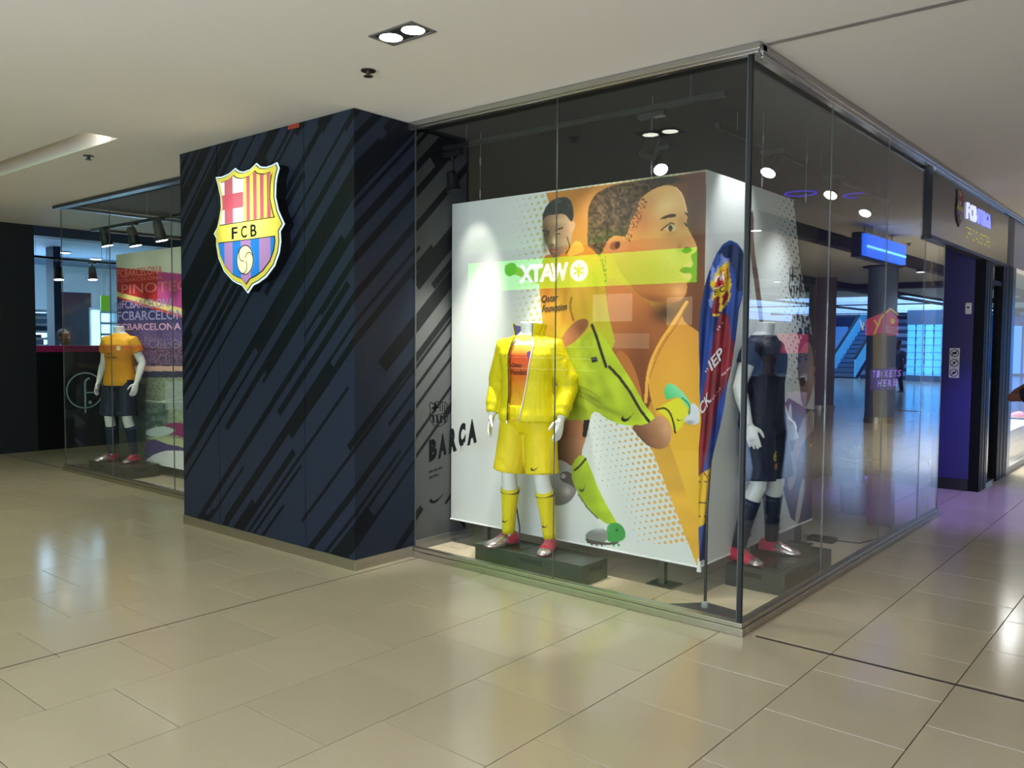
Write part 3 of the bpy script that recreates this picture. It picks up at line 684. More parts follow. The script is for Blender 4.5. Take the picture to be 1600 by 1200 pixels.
    p.poly([(847, 340), (850, 328), (858, 316), (870, 309), (884, 307), (892, 313), (896, 326), (896, 344), (892, 347), (886, 338), (880, 334), (868, 335), (860, 336), (853, 338), (848, 346)], lambda x, y: np.outer(1+.5*(vnoise(x, y, 3)-.5), [50, 48, 48]), 1)
    p.soft(872, 314, 7, 4, (104, 104, 106), .6)
    # shorts
    lime = lambda x, y: np.array([166, 182, 40.])*(1+.22*(vnoise(x+.6*y, y-.3*x, 22)-.5)+.10*np.clip((x-930)/90, -1, 1))[:, None]
    p.poly([(880, 545), (905, 530), (930, 512), (948, 534), (966, 562), (990, 600), (1008, 634), (1024, 652), (1020, 660), (1000, 667), (972, 664), (950, 656), (932, 642), (924, 646), (922, 658), (900, 658), (872, 656), (868, 620)], lime, 1)
    p.soft(905, 600, 26, 30, (186, 202, 44), .5); p.soft(925, 622, 22, 6, (104, 112, 26), .7, 25); p.soft(900, 605, 34, 5, (120, 126, 28), .6, 18); p.soft(950, 640, 40, 6, (120, 132, 30), .7, 22); p.soft(960, 610, 14, 30, (188, 204, 50), .6, -30)
    for q in ((900, 575, 925, 600), (938, 590, 962, 640), (972, 600, 996, 650), (884, 625, 912, 640)):
        for t_ in np.linspace(0, 1, 8): p.soft(q[0]+(q[2]-q[0])*t_, q[1]+(q[3]-q[1])*t_, 8, 8, (120, 132, 26), .14); p.soft(q[0]+9+(q[2]-q[0])*t_, q[1]-5+(q[3]-q[1])*t_, 7, 7, (198, 212, 62), .12)
    for k in range(3): p.line([(890, 600+7*k), (915, 606+8*k), (938, 622+8*k)], 1.6, (118, 122, 30), .7, 2)
    p.line([(925, 508), (932, 526), (940, 552), (947, 573)], 4.6, (52, 44, 34)); p.line([(952, 573), (968, 590), (984, 612), (1000, 640), (1015, 660)], 4.6, (56, 46, 36)); p.poly([(923, 559), (932, 557), (934, 565), (925, 567)], (40, 42, 48), 0)
    p.poly(swoosh(981, 652, 22, 13, -6), (34, 30, 28), 0)
    # supporting leg, ball, boot
    p.poly([(874, 656), (920, 656), (916, 684), (908, 708), (912, 716), (896, 726), (876, 738), (868, 720), (872, 690)], grad((876, 700), (104, 66, 44), (908, 690), (180, 122, 84)), 1)
    p.poly([(912, 656), (922, 656), (916, 684), (910, 682)], (40, 34, 30), 0)
    p.ell(871, 754, 31, 36, grad((850, 730), (196, 196, 196), (890, 780), (120, 112, 108)), -10); p.poly([(843, 752), (852, 762), (862, 784), (866, 788), (850, 782), (841, 764)], (92, 78, 72), 1); p.poly([(874, 738), (890, 736), (898, 750), (900, 764), (888, 756), (876, 752)], (84, 76, 74), 1); p.ell(880, 744, 4, 4, (160, 156, 150)); p.soft(886, 768, 8, 8, (206, 186, 180), .8)
    sock = lambda x, y: np.array([168, 190, 40.])*(1+.12*(vnoise(x, y, 12)-.5)+.15*np.clip((x-.45*(y-720)-905)/30, -1, 1))[:, None]
    p.poly([(892, 730), (900, 716), (908, 710), (916, 716), (924, 736), (936, 766), (948, 790), (958, 806), (966, 820), (950, 820), (938, 812), (926, 802), (906, 776), (894, 752)], sock, 1)
    p.line([(898, 735), (907, 727), (915, 717)], 3.6, (52, 48, 30)); p.poly(swoosh(911, 763, 12, 10, -20), (48, 50, 26), 0); p.line([(903, 772), (918, 794), (934, 810)], 2, (70, 70, 40), .8)
    p.poly([(950, 818), (966, 816), (976, 826), (978, 838), (972, 846), (950, 848), (946, 836)], (62, 150, 70), 1); p.poly([(914, 834), (928, 826), (948, 826), (950, 846), (930, 850), (916, 844)], (132, 130, 122), 1); p.soft(936, 826, 14, 6, (200, 204, 200), .7); p.poly([(912, 840), (930, 846), (952, 848), (970, 846), (960, 852), (920, 851)], (78, 70, 64), 1)
    for q in (924, 932, 940, 958, 966): p.poly([(q-2, 850), (q+3, 850), (q+1, 855)], (90, 86, 80) if q < 950 else (58, 130, 64), 0)
    p.poly(swoosh(965, 827, 6, 7), (20, 60, 30), 0)
    # kicking leg
    p.poly([(984, 664), (1010, 664), (1024, 652), (1030, 648), (1044, 656), (1050, 672), (1048, 690), (1040, 700), (1028, 702), (1014, 698), (1000, 686)], grad((1000, 690), (110, 68, 46), (1042, 664), (204, 148, 104)), 1)
    p.soft(1024, 690, 10, 6, (170, 110, 82), .7); p.soft(1040, 672, 8, 12, (214, 164, 120), .5)
    p.poly([(1025, 641), (1034, 634), (1048, 626), (1062, 620), (1072, 630), (1076, 644), (1070, 660), (1056, 678), (1050, 668), (1044, 654), (1034, 646)], (214, 206, 40), 1); p.line([(1026, 640), (1038, 637), (1046, 643), (1052, 658), (1055, 676)], 3, (70, 54, 24), 1, 1); p.poly(swoosh(1062, 656, 9, 6, 30), (70, 62, 20), 0)
    p.poly([(1037, 612), (1040, 602), (1048, 598), (1058, 604), (1070, 616), (1080, 630), (1078, 640), (1072, 634), (1062, 620), (1050, 622), (1042, 626)], grad((1040, 620), (70, 180, 104), (1056, 606), (130, 208, 150)), 1)
    p.poly([(1080, 628), (1090, 634), (1094, 644), (1093, 660), (1086, 664), (1074, 662), (1068, 656), (1076, 646)], (206, 206, 210), 1); p.soft(1078, 660, 8, 4, (120, 112, 128), .7); p.line([(1066, 622), (1078, 632), (1077, 648)], 2.2, (40, 130, 90), 1, 1)
def paint_side(p):
    p.fill((218, 221, 220))
    X, Y = p.x, p.y
    # dark halftone rising towards the far edge
    gx, gy = (X-1205)-.05*(Y-300), (Y-300)-.55*(X-1205); sx, sy = 7.6, 7.8
    row = np.floor(gy/sy); ox = np.where(row % 2 == 0, 0, sx/2); cx = (np.floor((gx+ox)/sx)+.5)*sx-ox; cy = (row+.5)*sy
    d = np.hypot((gx-cx)/1.0, (gy-cy)/1.7); t = np.clip((gx)/44, 0, 1); p.put((d < .3+1.25*t) & (gx > 2) & (Y < 600), (54, 56, 62))
    p.poly([(1238, 296), (1243, 340), (1250, 410), (1262, 480), (1272, 540), (1287, 575), (1310, 575), (1310, 280)], (44, 48, 60), 0)
    p.poly([(1172, 330), (1178, 330), (1177, 380), (1188, 450), (1194, 520), (1189, 520), (1178, 440), (1171, 385)], (116, 92, 84), 1)
    # printed crest outline, dark
    p.line([(1234, 420), (1238, 417), (1243, 420), (1248, 417), (1252, 421), (1251, 440), (1253, 448), (1250, 462), (1243, 470), (1236, 462), (1233, 448), (1235, 436), (1234, 420)], 1.6, (40, 42, 46)); p.line([(1238.5, 420), (1238.5, 438)], 3, (44, 40, 44)); p.line([(1235, 430), (1243, 432)], 3, (44, 40, 44))
    for k in range(4): p.line([(1236.5+4.4*k, 446), (1236.5+4.2*k, 463)], 1.6, (40, 42, 46))
    # brush dashes behind the heads
    for k in range(46):
        a = hash2(k*1.0, 3.0); b = hash2(k*1.0, 9.0); x = 1246+a*40; y = 440+b*140+a*30; p.line([(x, y), (x-1+3*b, y+8+12*a)], 1.6+2.4*b, (40, 44, 54), .9)
    # first singer
    p.poly([(1246, 566), (1247, 548), (1254, 532), (1263, 525), (1269, 533), (1272, 556), (1273, 580), (1271, 606), (1264, 628), (1258, 640), (1252, 628), (1250, 606), (1247, 590)], grad((1246, 570), (104, 86, 84), (1270, 570), (168, 140, 128)), 2)
    p.poly([(1246, 548), (1252, 526), (1263, 517), (1272, 527), (1275, 552), (1272, 590), (1271, 556), (1266, 534), (1257, 536), (1249, 552)], (34, 30, 32), 2)
    p.line([(1246, 561), (1253, 557)], 2, (40, 32, 32)); p.line([(1257, 557), (1262, 555)], 2, (40, 32, 32)); p.ell(1249, 564, 2.6, 1.7, (46, 36, 36)); p.ell(1259, 561, 2.6, 1.7, (46, 36, 36)); p.line([(1252, 566), (1251, 577), (1255, 580)], 2.4, (126, 100, 92)); p.ell(1254, 595, 4.2, 9, (38, 24, 26)); p.line([(1251, 589), (1256, 588)], 2, (220, 214, 208)); p.soft(1266, 585, 4, 20, (190, 160, 146), .7)
    # second singer
    p.poly([(1271, 580), (1274, 566), (1281, 559), (1287, 560), (1287, 636), (1280, 640), (1275, 630), (1272, 610)], (166, 130, 114), 1); p.poly([(1272, 570), (1276, 548), (1287, 540), (1287, 566), (1280, 562), (1275, 572)], (48, 38, 36), 1)
    p.ell(1273.5, 585, 2, 3, (60, 40, 38)); p.ell(1281, 583, 2.2, 3, (60, 40, 38)); p.line([(1276, 588), (1275, 602)], 2, (128, 92, 82)); p.ell(1278, 622, 3.4, 10, (56, 34, 34)); p.soft(1285, 600, 3, 22, (196, 156, 136), .6)
    # shirts, hands and arms
    p.poly([(1226, 618), (1250, 632), (1262, 640), (1287, 640), (1287, 812), (1240, 826), (1222, 760), (1214, 690)], lambda x, y: np.where((np.floor((x-.3*y)/13) % 2 == 0)[:, None], np.array([40, 46, 92.]), np.array([92, 34, 56.])), 1)
    p.poly([(1252, 660), (1262, 644), (1270, 640), (1277, 650), (1276, 668), (1266, 676), (1256, 690), (1244, 720), (1240, 740), (1232, 736), (1240, 700)], (176, 150, 142), 1)
    for k in range(4): p.line([(1258+5*k, 648+1*k), (1262+4*k, 676-2*k)], 1.3, (112, 86, 82))
    p.poly([(1268, 640), (1287, 650), (1287, 700), (1276, 690), (1270, 672)], (196, 190, 194), 1, .8)
    p.poly([(1232, 640), (1236, 626), (1238, 660), (1246, 676), (1240, 680), (1232, 668)], (226, 228, 232), 1)
    p.poly([(1232, 704), (1244, 708), (1246, 740), (1236, 770), (1230, 760)], (174, 156, 150), 1); p.poly([(1253, 745), (1259, 752), (1248, 820), (1240, 824)], (206, 196, 194), 1)
    p.line([(1274, 690), (1280, 700), (1276, 716), (1281, 724), (1274, 730)], 2.4, (190, 166, 60), 1, 1)
    p.poly(swoosh(1268, 694, 7, 7, -10), (206, 190, 80), 0)
box = thing('display_banner', 'large corner banner printed with a running player and a face in profile', 'banner', (BX0, BY0, 0))
print_sheet('front_print', (BX0, BY0, BZ1), (1, 0, 0), (0, 0, -1), BX1-BX0, BZ1-BZ0, 470, 560, paint_front, PRINT, box)
print_sheet('side_print', (BX1, BY0, BZ1), (0, 1, 0), (0, 0, -1), BY1-BY0, BZ1-BZ0, 260, 520, paint_side, PRINT, box)
fab = mat('fabric_back', (190, 192, 190), .8); gm = mat('frame_grey', (84, 84, 84), .4, metal=.6)
MB().box(BX0, BX1-.004, BY0+.004, BY0+.03, BZ0, BZ1).build('backing', fab, box); MB().box(BX1-.03, BX1-.004, BY0+.03, BY1, BZ0, BZ1).build('backing', fab, box)
MB().tube([(BX0-.002, BY0-.003, BZ0-.004), (BX1+.002, BY0-.003, BZ0-.004), (BX1+.002, BY1, BZ0-.004)], .006, 8).build('hem', mat('hem_white', (224, 224, 220), .6), box)
MB().tube([(BX1+.002, BY0-.004, BZ0-.03), (BX1+.004, BY0-.006, BZ0+.05)], [.016, .008], 8).build('corner_clip', MATS['hem_white'], box)
for x, y in ((-0.80, .56), (-2.3, .56), (-.56, 1.4), (-.56, 2.2)):
    pt = MB().box(x-.02, x+.02, y-.012, y+.028, 0.008, BZ0+.2).build('post', gm, box)
    MB().box(x-.09, x+.09, y-.05, y+.1, 0, .008).build('foot_plate', gm, pt)
for q in ((751, 190), (1020, 140)):
    a = UN(*q, y=BY0+.01); x = a[0]
    cb = MB().tube([(x, BY0+.01, H+.015), (x, BY0+.01, BZ1)], .0022, 6).build('cable', mat('cable_steel', (150, 150, 150), .3, metal=.8), box)
    for dz_ in (.02, .26): MB().cyl((x, BY0+.01, BZ1+dz_), .006, .055, 8).build('cable_grip', MATS['cable_steel'], cb)
for y in (1.32, 2.1):
    cb = MB().tube([(BX1-.01, y, H+.015), (BX1-.01, y, BZ1)], .0022, 6).build('cable', MATS['cable_steel'], box)
    for dz_ in (.02, .3): MB().cyl((BX1-.01, y, BZ1+dz_), .006, .06, 8).build('cable_grip', MATS['cable_steel'], cb)
INK = mat('print_ink', (40, 30, 26), .6)
mb = MB()
for tx, q, ww, hh, sl in (('Qatar', (845, 474), 26, 12, .2), ('Foundation', (847, 488), 38, 11, .2)):
    a = UN(*q, y=BY0-.002); b = UN(q[0]+ww, q[1]-ww*.02, y=BY0-.002); c = UN(q[0], q[1]-hh, y=BY0-.002)
    letters(mb, tx, a, (1, 0, .06), (0, 0, 1), b[0]-a[0], c[2]-a[2], .0015, 0.01, sl)
mb.build('print_lettering', INK, box)

def pl(mb, pts, w, fn, dv):                          # thin band along a picture line
    pts = np.asarray(pts, float)
    for a, b in zip(pts[:-1], pts[1:]):
        t = (b-a)/(np.linalg.norm(b-a)+1e-9); n = np.array([-t[1], t[0]])*w/2
        mb.prism([fn(*(a-n)), fn(*(b-n)), fn(*(b+n)), fn(*(a+n))], dv)
# ---- lettering stuck on the glass: crest outline, word, small lines, tick
VIN = mat('black_vinyl', (12, 12, 13), .5); VING = mat('grey_vinyl', (34, 34, 34), .5); gy = GY0-.0015
def gp(px, py): return UN(px, py, y=gy)
mb = MB(); V, Fs = None, None
def letters_quad(mb, s, quad, fn, depthv, bold=0.0):
    """text bilinearly mapped into a picture quad (bl, br, tr, tl), points placed by fn"""
    V, Fs = text_geo(s, bold, 0.5); lo, hi = V.min(0), V.max(0); q = (V-lo)/(hi-lo); bl, br, tr, tl = (np.asarray(k, float) for k in quad); P = []
    for a, b, c in q:
        xy = (bl*(1-a)+br*a)*(1-b)+(tl*(1-a)+tr*a)*b; P.append(fn(*xy)+np.asarray(depthv)*c)
    return mb.add(P, Fs)
dv = (0, -.0012, 0)
for ch, quad in zip('BARÇA', [((670.5, 723), (683, 715), (682, 684), (670.5, 688)), ((684.5, 718), (698, 709), (694.5, 676), (689, 678)), ((701, 710), (714, 704), (713, 667), (703, 670.5)), ((716.5, 711), (727.5, 698), (727.5, 659), (717, 664)), ((730, 697), (745, 691), (740.5, 653.5), (735, 656))]):
    letters_quad(mb, ch, quad, gp, dv, .075)
mb.build('window_lettering', VIN, win1)
for x0_, x1_, yb_ in ((671, 677, 738), (678, 684, 735.5), (685, 692, 733), (671, 677, 747), (678, 686, 744)):      # two tiny lines, too small to read
    mb = MB(); pl(mb, [(x0_, yb_+2), (x0_+1, yb_-3), (x0_+2.5, yb_+1), (x0_+3.5, yb_-3.5), (x1_-1.5, yb_-.5), (x1_-.5, yb_-4)], 1.0, gp, dv); mb.build('window_lettering', VING, win1)
mb = MB(); mb.prism([gp(*q) for q in swoosh(683, 779, 26, 12, -14)], dv); mb.build('window_tick', VIN, win1)
mb = MB()
pl(mb, [(671, 633), (673, 628), (677, 631), (683, 627), (688, 630), (696, 628), (699, 632), (697, 643), (700, 650), (698, 659), (692, 664), (685, 667), (676, 663), (672, 655), (671, 647), (673, 640), (671, 633)], 1.1, gp, dv)
pl(mb, [(680, 630), (680, 643)], 3.6, gp, dv); pl(mb, [(675, 638), (686, 636)], 3.4, gp, dv)
for x in (688, 691.5, 695): pl(mb, [(x, 631), (x, 643)], 1, gp, dv)
pl(mb, [(673, 650), (699, 645)], 1, gp, dv)
for x, w in ((677, 3), (683, 3.2), (689, 3.2), (695, 2.6)): pl(mb, [(x, 649), (x+.5, 661)], w, gp, dv)
mb.build('window_crest', VIN, win1)
# ================================================================ FEATHER FLAG
FO = np.array([-0.335, 0.235, 0.0]); FN = np.array([0.60, -0.80, 0.0]); FT = np.array([0.80, 0.60, 0.0])
flag = thing('feather_flag', 'blue and garnet feather flag on a thin pole in front of the corner banner', 'flag', FO)
def fp(px, py, lift=0.0): return UNP(px, py, FO+FN*lift, FN)
LEFT = [(1140, 375), (1129, 382), (1120, 395), (1110, 420), (1101, 447), (1095, 480), (1092, 515), (1092, 550), (1094, 580), (1094, 612), (1096, 655), (1092, 700), (1091, 740), (1091, 810), (1092, 876)]
RIGHT = [(1141, 375), (1152, 380), (1161, 392), (1165, 415), (1165, 440), (1160, 460), (1154, 484), (1149, 530), (1143, 572), (1136, 602), (1131, 635), (1124, 672), (1113, 722), (1108, 790), (1103, 876)]
def side_at(S, y):
    return np.interp(y, [q[1] for q in S], [q[0] for q in S])
def paint_flag(x, y):
    p = Paint(x, y); p.fill(lambda a, b: np.array([38, 62, 128.])*(1+.5*(vnoise(a*2.2, b*.35, 16)-.5))[:, None])
    p.poly([(1108, 560), (1122, 495), (1131, 488), (1140, 492), (1140, 525), (1148, 535), (1143, 575), (1132, 605), (1120, 640), (1112, 672), (1104, 710), (1090, 760), (1088, 700), (1097, 630)], lambda a, b: np.array([128, 40, 48.])*(1+.4*(vnoise(a, b*.4, 12)-.5))[:, None], 1)
    p.poly([(1138, 380), (1156, 384), (1166, 410), (1166, 450), (1150, 460), (1148, 420), (1130, 398), (1118, 396)], (24, 32, 62), 2, .8)
    # crest fragments
    p.poly([(1112, 413), (1117, 420), (1117, 425), (1124, 412), (1127, 396), (1133, 404), (1141, 403), (1141, 430), (1124, 470), (1112, 486), (1108, 470), (1114, 455), (1110, 440)], (150, 160, 206), 0, .75)
    p.poly([(1109, 442), (1116, 435), (1121, 420), (1134, 411), (1139, 407), (1140, 425), (1144, 443), (1142, 450), (1141, 466), (1135, 478), (1126, 486), (1124, 494), (1111, 494), (1113, 470), (1116, 452)], (222, 178, 40), 1)
    p.poly([(1118, 434), (1131, 424), (1131, 446), (1117, 452)], (232, 226, 220), 0); p.poly([(1119, 436), (1125, 432), (1125, 440), (1131, 437), (1131, 445), (1117, 451)], (180, 36, 44), 0)
    for k in range(3): p.line([(1126+4.6*k, 424-2.6*k), (1129+4.6*k, 446-4*k)], 1.8, (196, 60, 50))
    p.poly([(1114, 466), (1124, 462), (1124, 490), (1112, 490)], (120, 36, 50), 0); p.poly([(1128, 462), (1140, 452), (1138, 468), (1128, 480)], (130, 38, 48), 0)
    for a, b in (((1121, 515), (1132, 502)), ((1103, 580), (1119, 560)), ((1128, 588), (1140, 575)), ((1108, 628), (1126, 608))):
        for t in np.linspace(0, 1, 8): p.ell(a[0]+(b[0]-a[0])*t, a[1]+(b[1]-a[1])*t, .8, .8, (226, 206, 206))
    p.poly([(1090, 745), (1098, 738), (1112, 730), (1112, 770), (1104, 816), (1090, 824)], (226, 174, 34), 0)
    for yy in (752, 784, 806): p.line([(1089, yy), (1100, yy+2), (1112, yy-4)], 1.4, (60, 40, 24), 1, 1)
    p.line([(1098, 735), (1104, 745), (1112, 738)], 1.6, (60, 40, 24))
    return p.c
ys = np.linspace(375.5, 876, 260); NU = 26; V = []; PX = []
for y in ys:
    a, b = side_at(LEFT, y), side_at(RIGHT, y)
    for k in range(NU+1):
        x = a+(b-a)*k/NU; lift = 0.012*math.sin((x-1090)/5.0+y/60)+0.008*math.sin(x/2.3+y/25)
        V.append(fp(x, y)+FN*lift*min(1, (y-374)/60)); PX.append((x, y))
PX = np.array(PX); colr = paint_flag(PX[:, 0], PX[:, 1])
idx = np.arange(len(V)).reshape(len(ys), NU+1); Fq = [[int(idx[i, j]), int(idx[i+1, j]), int(idx[i+1, j+1]), int(idx[i, j+1])] for i in range(len(ys)-1) for j in range(NU)]
me = bpy.data.meshes.new('cloth'); me.from_pydata([tuple(np.asarray(v)-FO) for v in V], [], Fq); me.update()
at = me.attributes.new('print', 'FLOAT_COLOR', 'POINT'); rg = np.ones((len(V), 4), 'f'); rg[:, :3] = lin(np.clip(colr, 0, 255)); at.data.foreach_set('color', rg.ravel())
me.polygons.foreach_set('use_smooth', [True]*len(me.polygons)); me.materials.append(attr_mat('flag_print', .55, spec=.25))
cl = bpy.data.objects.new('cloth', me); C.objects.link(cl); cl.parent = flag; cl['_org'] = list(FO)
sm_ = cl.modifiers.new('s', 'SOLIDIFY'); sm_.thickness = .002
pt = fp(1132, 396); MB().tube([(FO[0], FO[1], 0.01), (FO[0], FO[1], .6), FO+(pt-FO)*[.5, .5, 1]*np.array([1, 1, .6])-FN*.03, pt-FN*.03], [.009, .008, .007, .005], 8).build('pole', BLACK, flag)
MB().prism([(-.53, .16, .0), (-.37, .33, 0), (-.14, .30, 0), (-.085, .17, 0), (-.14, .085, 0), (-.30, .11, 0)], (0, 0, .035)).build('base_bag', mat('bag_black', (52, 52, 56), .6, bump=.3, bscale=12), flag, bevel=.006)
MB().cyl((FO[0], FO[1], .02), .022, .05, 12).build('ground_socket', mat('socket_white', (170, 170, 168), .5), flag)
mb = MB()
fd = lambda x, y: fp(x, y, .026)
FLW = mat('flag_white', (206, 200, 200), .6)
for w_, qd, bd in (('IEP', ((1112, 580), (1132, 556), (1126, 541), (1106, 565)), .02), ('CK', ((1096, 650), (1112, 626), (1106, 611), (1092, 634)), .02)):
    letters_quad(MB(), w_, qd, fd, FN*.0015, bd).build('flag_lettering', FLW, flag)
letters_quad(MB(), 'F C', ((1117, 462), (1132, 455), (1131, 446), (1116, 453)), fd, FN*.0015, .02).build('flag_lettering', mat('flag_ink', (30, 30, 34), .6), flag)

# ================================================================ STADIUM WALL PICTURE IN THE LEFT WINDOW
SY = 0.60; sx0, sx1 = UN(183, 500, y=SY)[0], -5.4; sz1 = UN(183, 398, y=SY)[2]; sz0 = max(.09, UN(240, 725, y=SY)[2])
def paint_stadium(p):
    X, Y = p.x, p.y
    p.fill((206, 206, 190)); tt = lambda x0, y0, x1, y1: y0+(y1-y0)*(X-x0)/(x1-x0)
    p.put(Y > tt(183, 418, 285, 428), (176, 44, 46)); p.put((Y > tt(183, 418, 285, 428)) & (X > 246), (170, 66, 130))
    p.put(Y > tt(183, 456, 285, 482), (214, 196, 124)); p.put(Y > tt(183, 463, 285, 492), (190, 62, 50)); p.put(Y > tt(183, 466, 285, 497), (58, 52, 96))
    lo = Y > tt(183, 466, 285, 497)
    n = vnoise(X*1.3, Y*1.6, 2.6); m = lo & (Y < 575)
    crowd = np.array([84, 66, 120.])*(1-n[:, None])+np.array([176, 136, 170.])*n[:, None]; k = np.clip((Y-490)/60, 0, 1)[:, None]
    p.c[m] = (np.array([50, 50, 98.])*(1-k)+crowd*k)[m]
    m = lo & (Y > 540) & (Y < 578); dark = np.array([64, 44, 70.])*(1-n[:, None])+np.array([150, 110, 140.])*n[:, None]; p.c[m] = dark[m]
    p.put((Y > 572) & (Y < 580), (206, 166, 150)); p.put((Y >= 580) & (Y < 592), (60, 60, 84))
    g = Y >= 590; gg = np.array([150, 160, 136.])*(1-n[:, None]*.3)*np.clip(.8+(X-215)/160, .5, 1.2)[:, None]; p.c[g] = gg[g]
    p.put((Y >= 630) & (Y < 668) & (X < 262), lambda x, y: np.outer(.6+.5*vnoise(x, y, 4), [110, 128, 120]))
    p.line([(222, 625), (252, 628), (290, 628)], 1.6, (214, 220, 216)); p.line([(246, 629), (292, 618)], 1.4, (210, 216, 214)); p.put((Y > 596) & (Y < 640) & (X > 258), (176, 184, 190), .6)
    p.poly([(222, 676), (250, 664), (276, 672), (262, 680), (240, 684)], (196, 206, 206), 1); p.poly([(256, 664), (270, 660), (300, 662), (300, 686), (272, 680), (262, 680), (276, 672)], (150, 60, 110), 0)
    p.poly([(228, 684), (262, 682), (300, 690), (300, 700), (262, 694)], (190, 188, 150), 0); p.poly([(228, 690), (240, 686), (262, 694), (300, 702), (300, 706), (262, 704), (232, 722), (226, 712)], (72, 60, 120), 0)
    p.poly([(226, 720), (244, 708), (266, 703), (300, 706), (300, 740), (226, 728)], (224, 224, 226), 1)
    p.put((X < 228) & (Y > 600), (66, 74, 76), .55)
sb = thing('stadium_picture', 'tall printed wall picture of a stadium with rows of lettering, behind the orange shirted mannequin', 'picture', (sx0, SY, 0))
print_sheet('picture_print', (sx0, SY, sz1), (1, 0, 0), (0, 0, -1), sx1-sx0, sz1-sz0, 300, 320, paint_stadium, PRINT, sb)
MB().box(sx0, sx1, SY+.004, SY+.03, sz0, sz1).build('backing', fab, sb)
for x in (sx0+.3, sx0+1.6): MB().box(x-.02, x+.02, SY+.03, SY+.07, 0, sz1-.2).build('post', gm, sb)
rows = [('FCBARCELONA', 434, 421.5, 33, 1.0, (226, 120, 110)), ('FCBARCELONA', 441.5, 436, 30, .55, (216, 104, 96)), ('PINOTECA', 460, 445, 66, 1, (206, 106, 104)), ('#FCBARCELONA', 484, 470, 46, 1, (150, 130, 170)), ('FCBARCELONA', 501, 487, 62, 1, (140, 136, 180)),
        ('FCBARCELONA', 516, 506, 52, .7, (206, 160, 190)), ('#BARCELONA', 544, 530, 70, 1, (120, 110, 140)), ('FCBARCELONA', 566, 552, 84, 1, (104, 92, 120))]
for s_, yb, yt, w_, _, c_ in rows:
    x0p = 184 if 'PINO' not in s_ else 190; a = UN(x0p, yb, y=SY-.002); b = UN(x0p, yt, y=SY-.002); e = UN(x0p+max(w_*1.9, 70), yb, y=SY-.002)
    mb = MB(); letters(mb, s_, a, (1, 0, 0), (0, 0, 1), e[0]-a[0], b[2]-a[2], .001, .012); mb.build('print_lettering', mat('print_%d_%d' % (yb, c_[0]), c_, .6), sb)

# ================================================================ FIGURES
def to_mesh(o, name):
    dg = bpy.context.evaluated_depsgraph_get(); dg.update(); me = bpy.data.meshes.new_from_object(o.evaluated_get(dg)); me.name = name
    bpy.data.objects.remove(o); return me
def fuse(mb, voxel, smooth=4, name='m', fac=.5):
    """several closed lofts grown into one continuous skin"""
    me = bpy.data.meshes.new(name); me.from_pydata(mb.v, [], mb.f); me.update()
    bm = bmesh.new(); bm.from_mesh(me); bmesh.ops.recalc_face_normals(bm, faces=bm.faces); bm.to_mesh(me); bm.free()
    o = bpy.data.objects.new(name, me); C.objects.link(o)
    r = o.modifiers.new('r', 'REMESH'); r.mode = 'VOXEL'; r.voxel_size = voxel; r.use_smooth_shade = True
    if smooth:
        s = o.modifiers.new('s', 'SMOOTH'); s.factor = fac; s.iterations = smooth
    return to_mesh(o, name)
def put_mesh(name, me, mats, parent):
    o = bpy.data.objects.new(name, me); C.objects.link(o); o.parent = parent
    me.materials.clear()
    for m in (mats if isinstance(mats, (list, tuple)) else [mats]): me.materials.append(m)
    me.polygons.foreach_set('use_smooth', [True]*len(me.polygons)); return o
def ell_ring(c, a, b, n=28, p=2.3):
    R = []
    for k in range(n):
        t = 2*math.pi*k/n; cx, sy = math.cos(t), math.sin(t)
        R.append((c[0]+a*math.copysign(abs(cx)**(2/p), cx), c[1]+b*math.copysign(abs(sy)**(2/p), sy), c[2]))
    return R
def lerp(a, b, t): return np.asarray(a, float)*(1-t)+np.asarray(b, float)*t
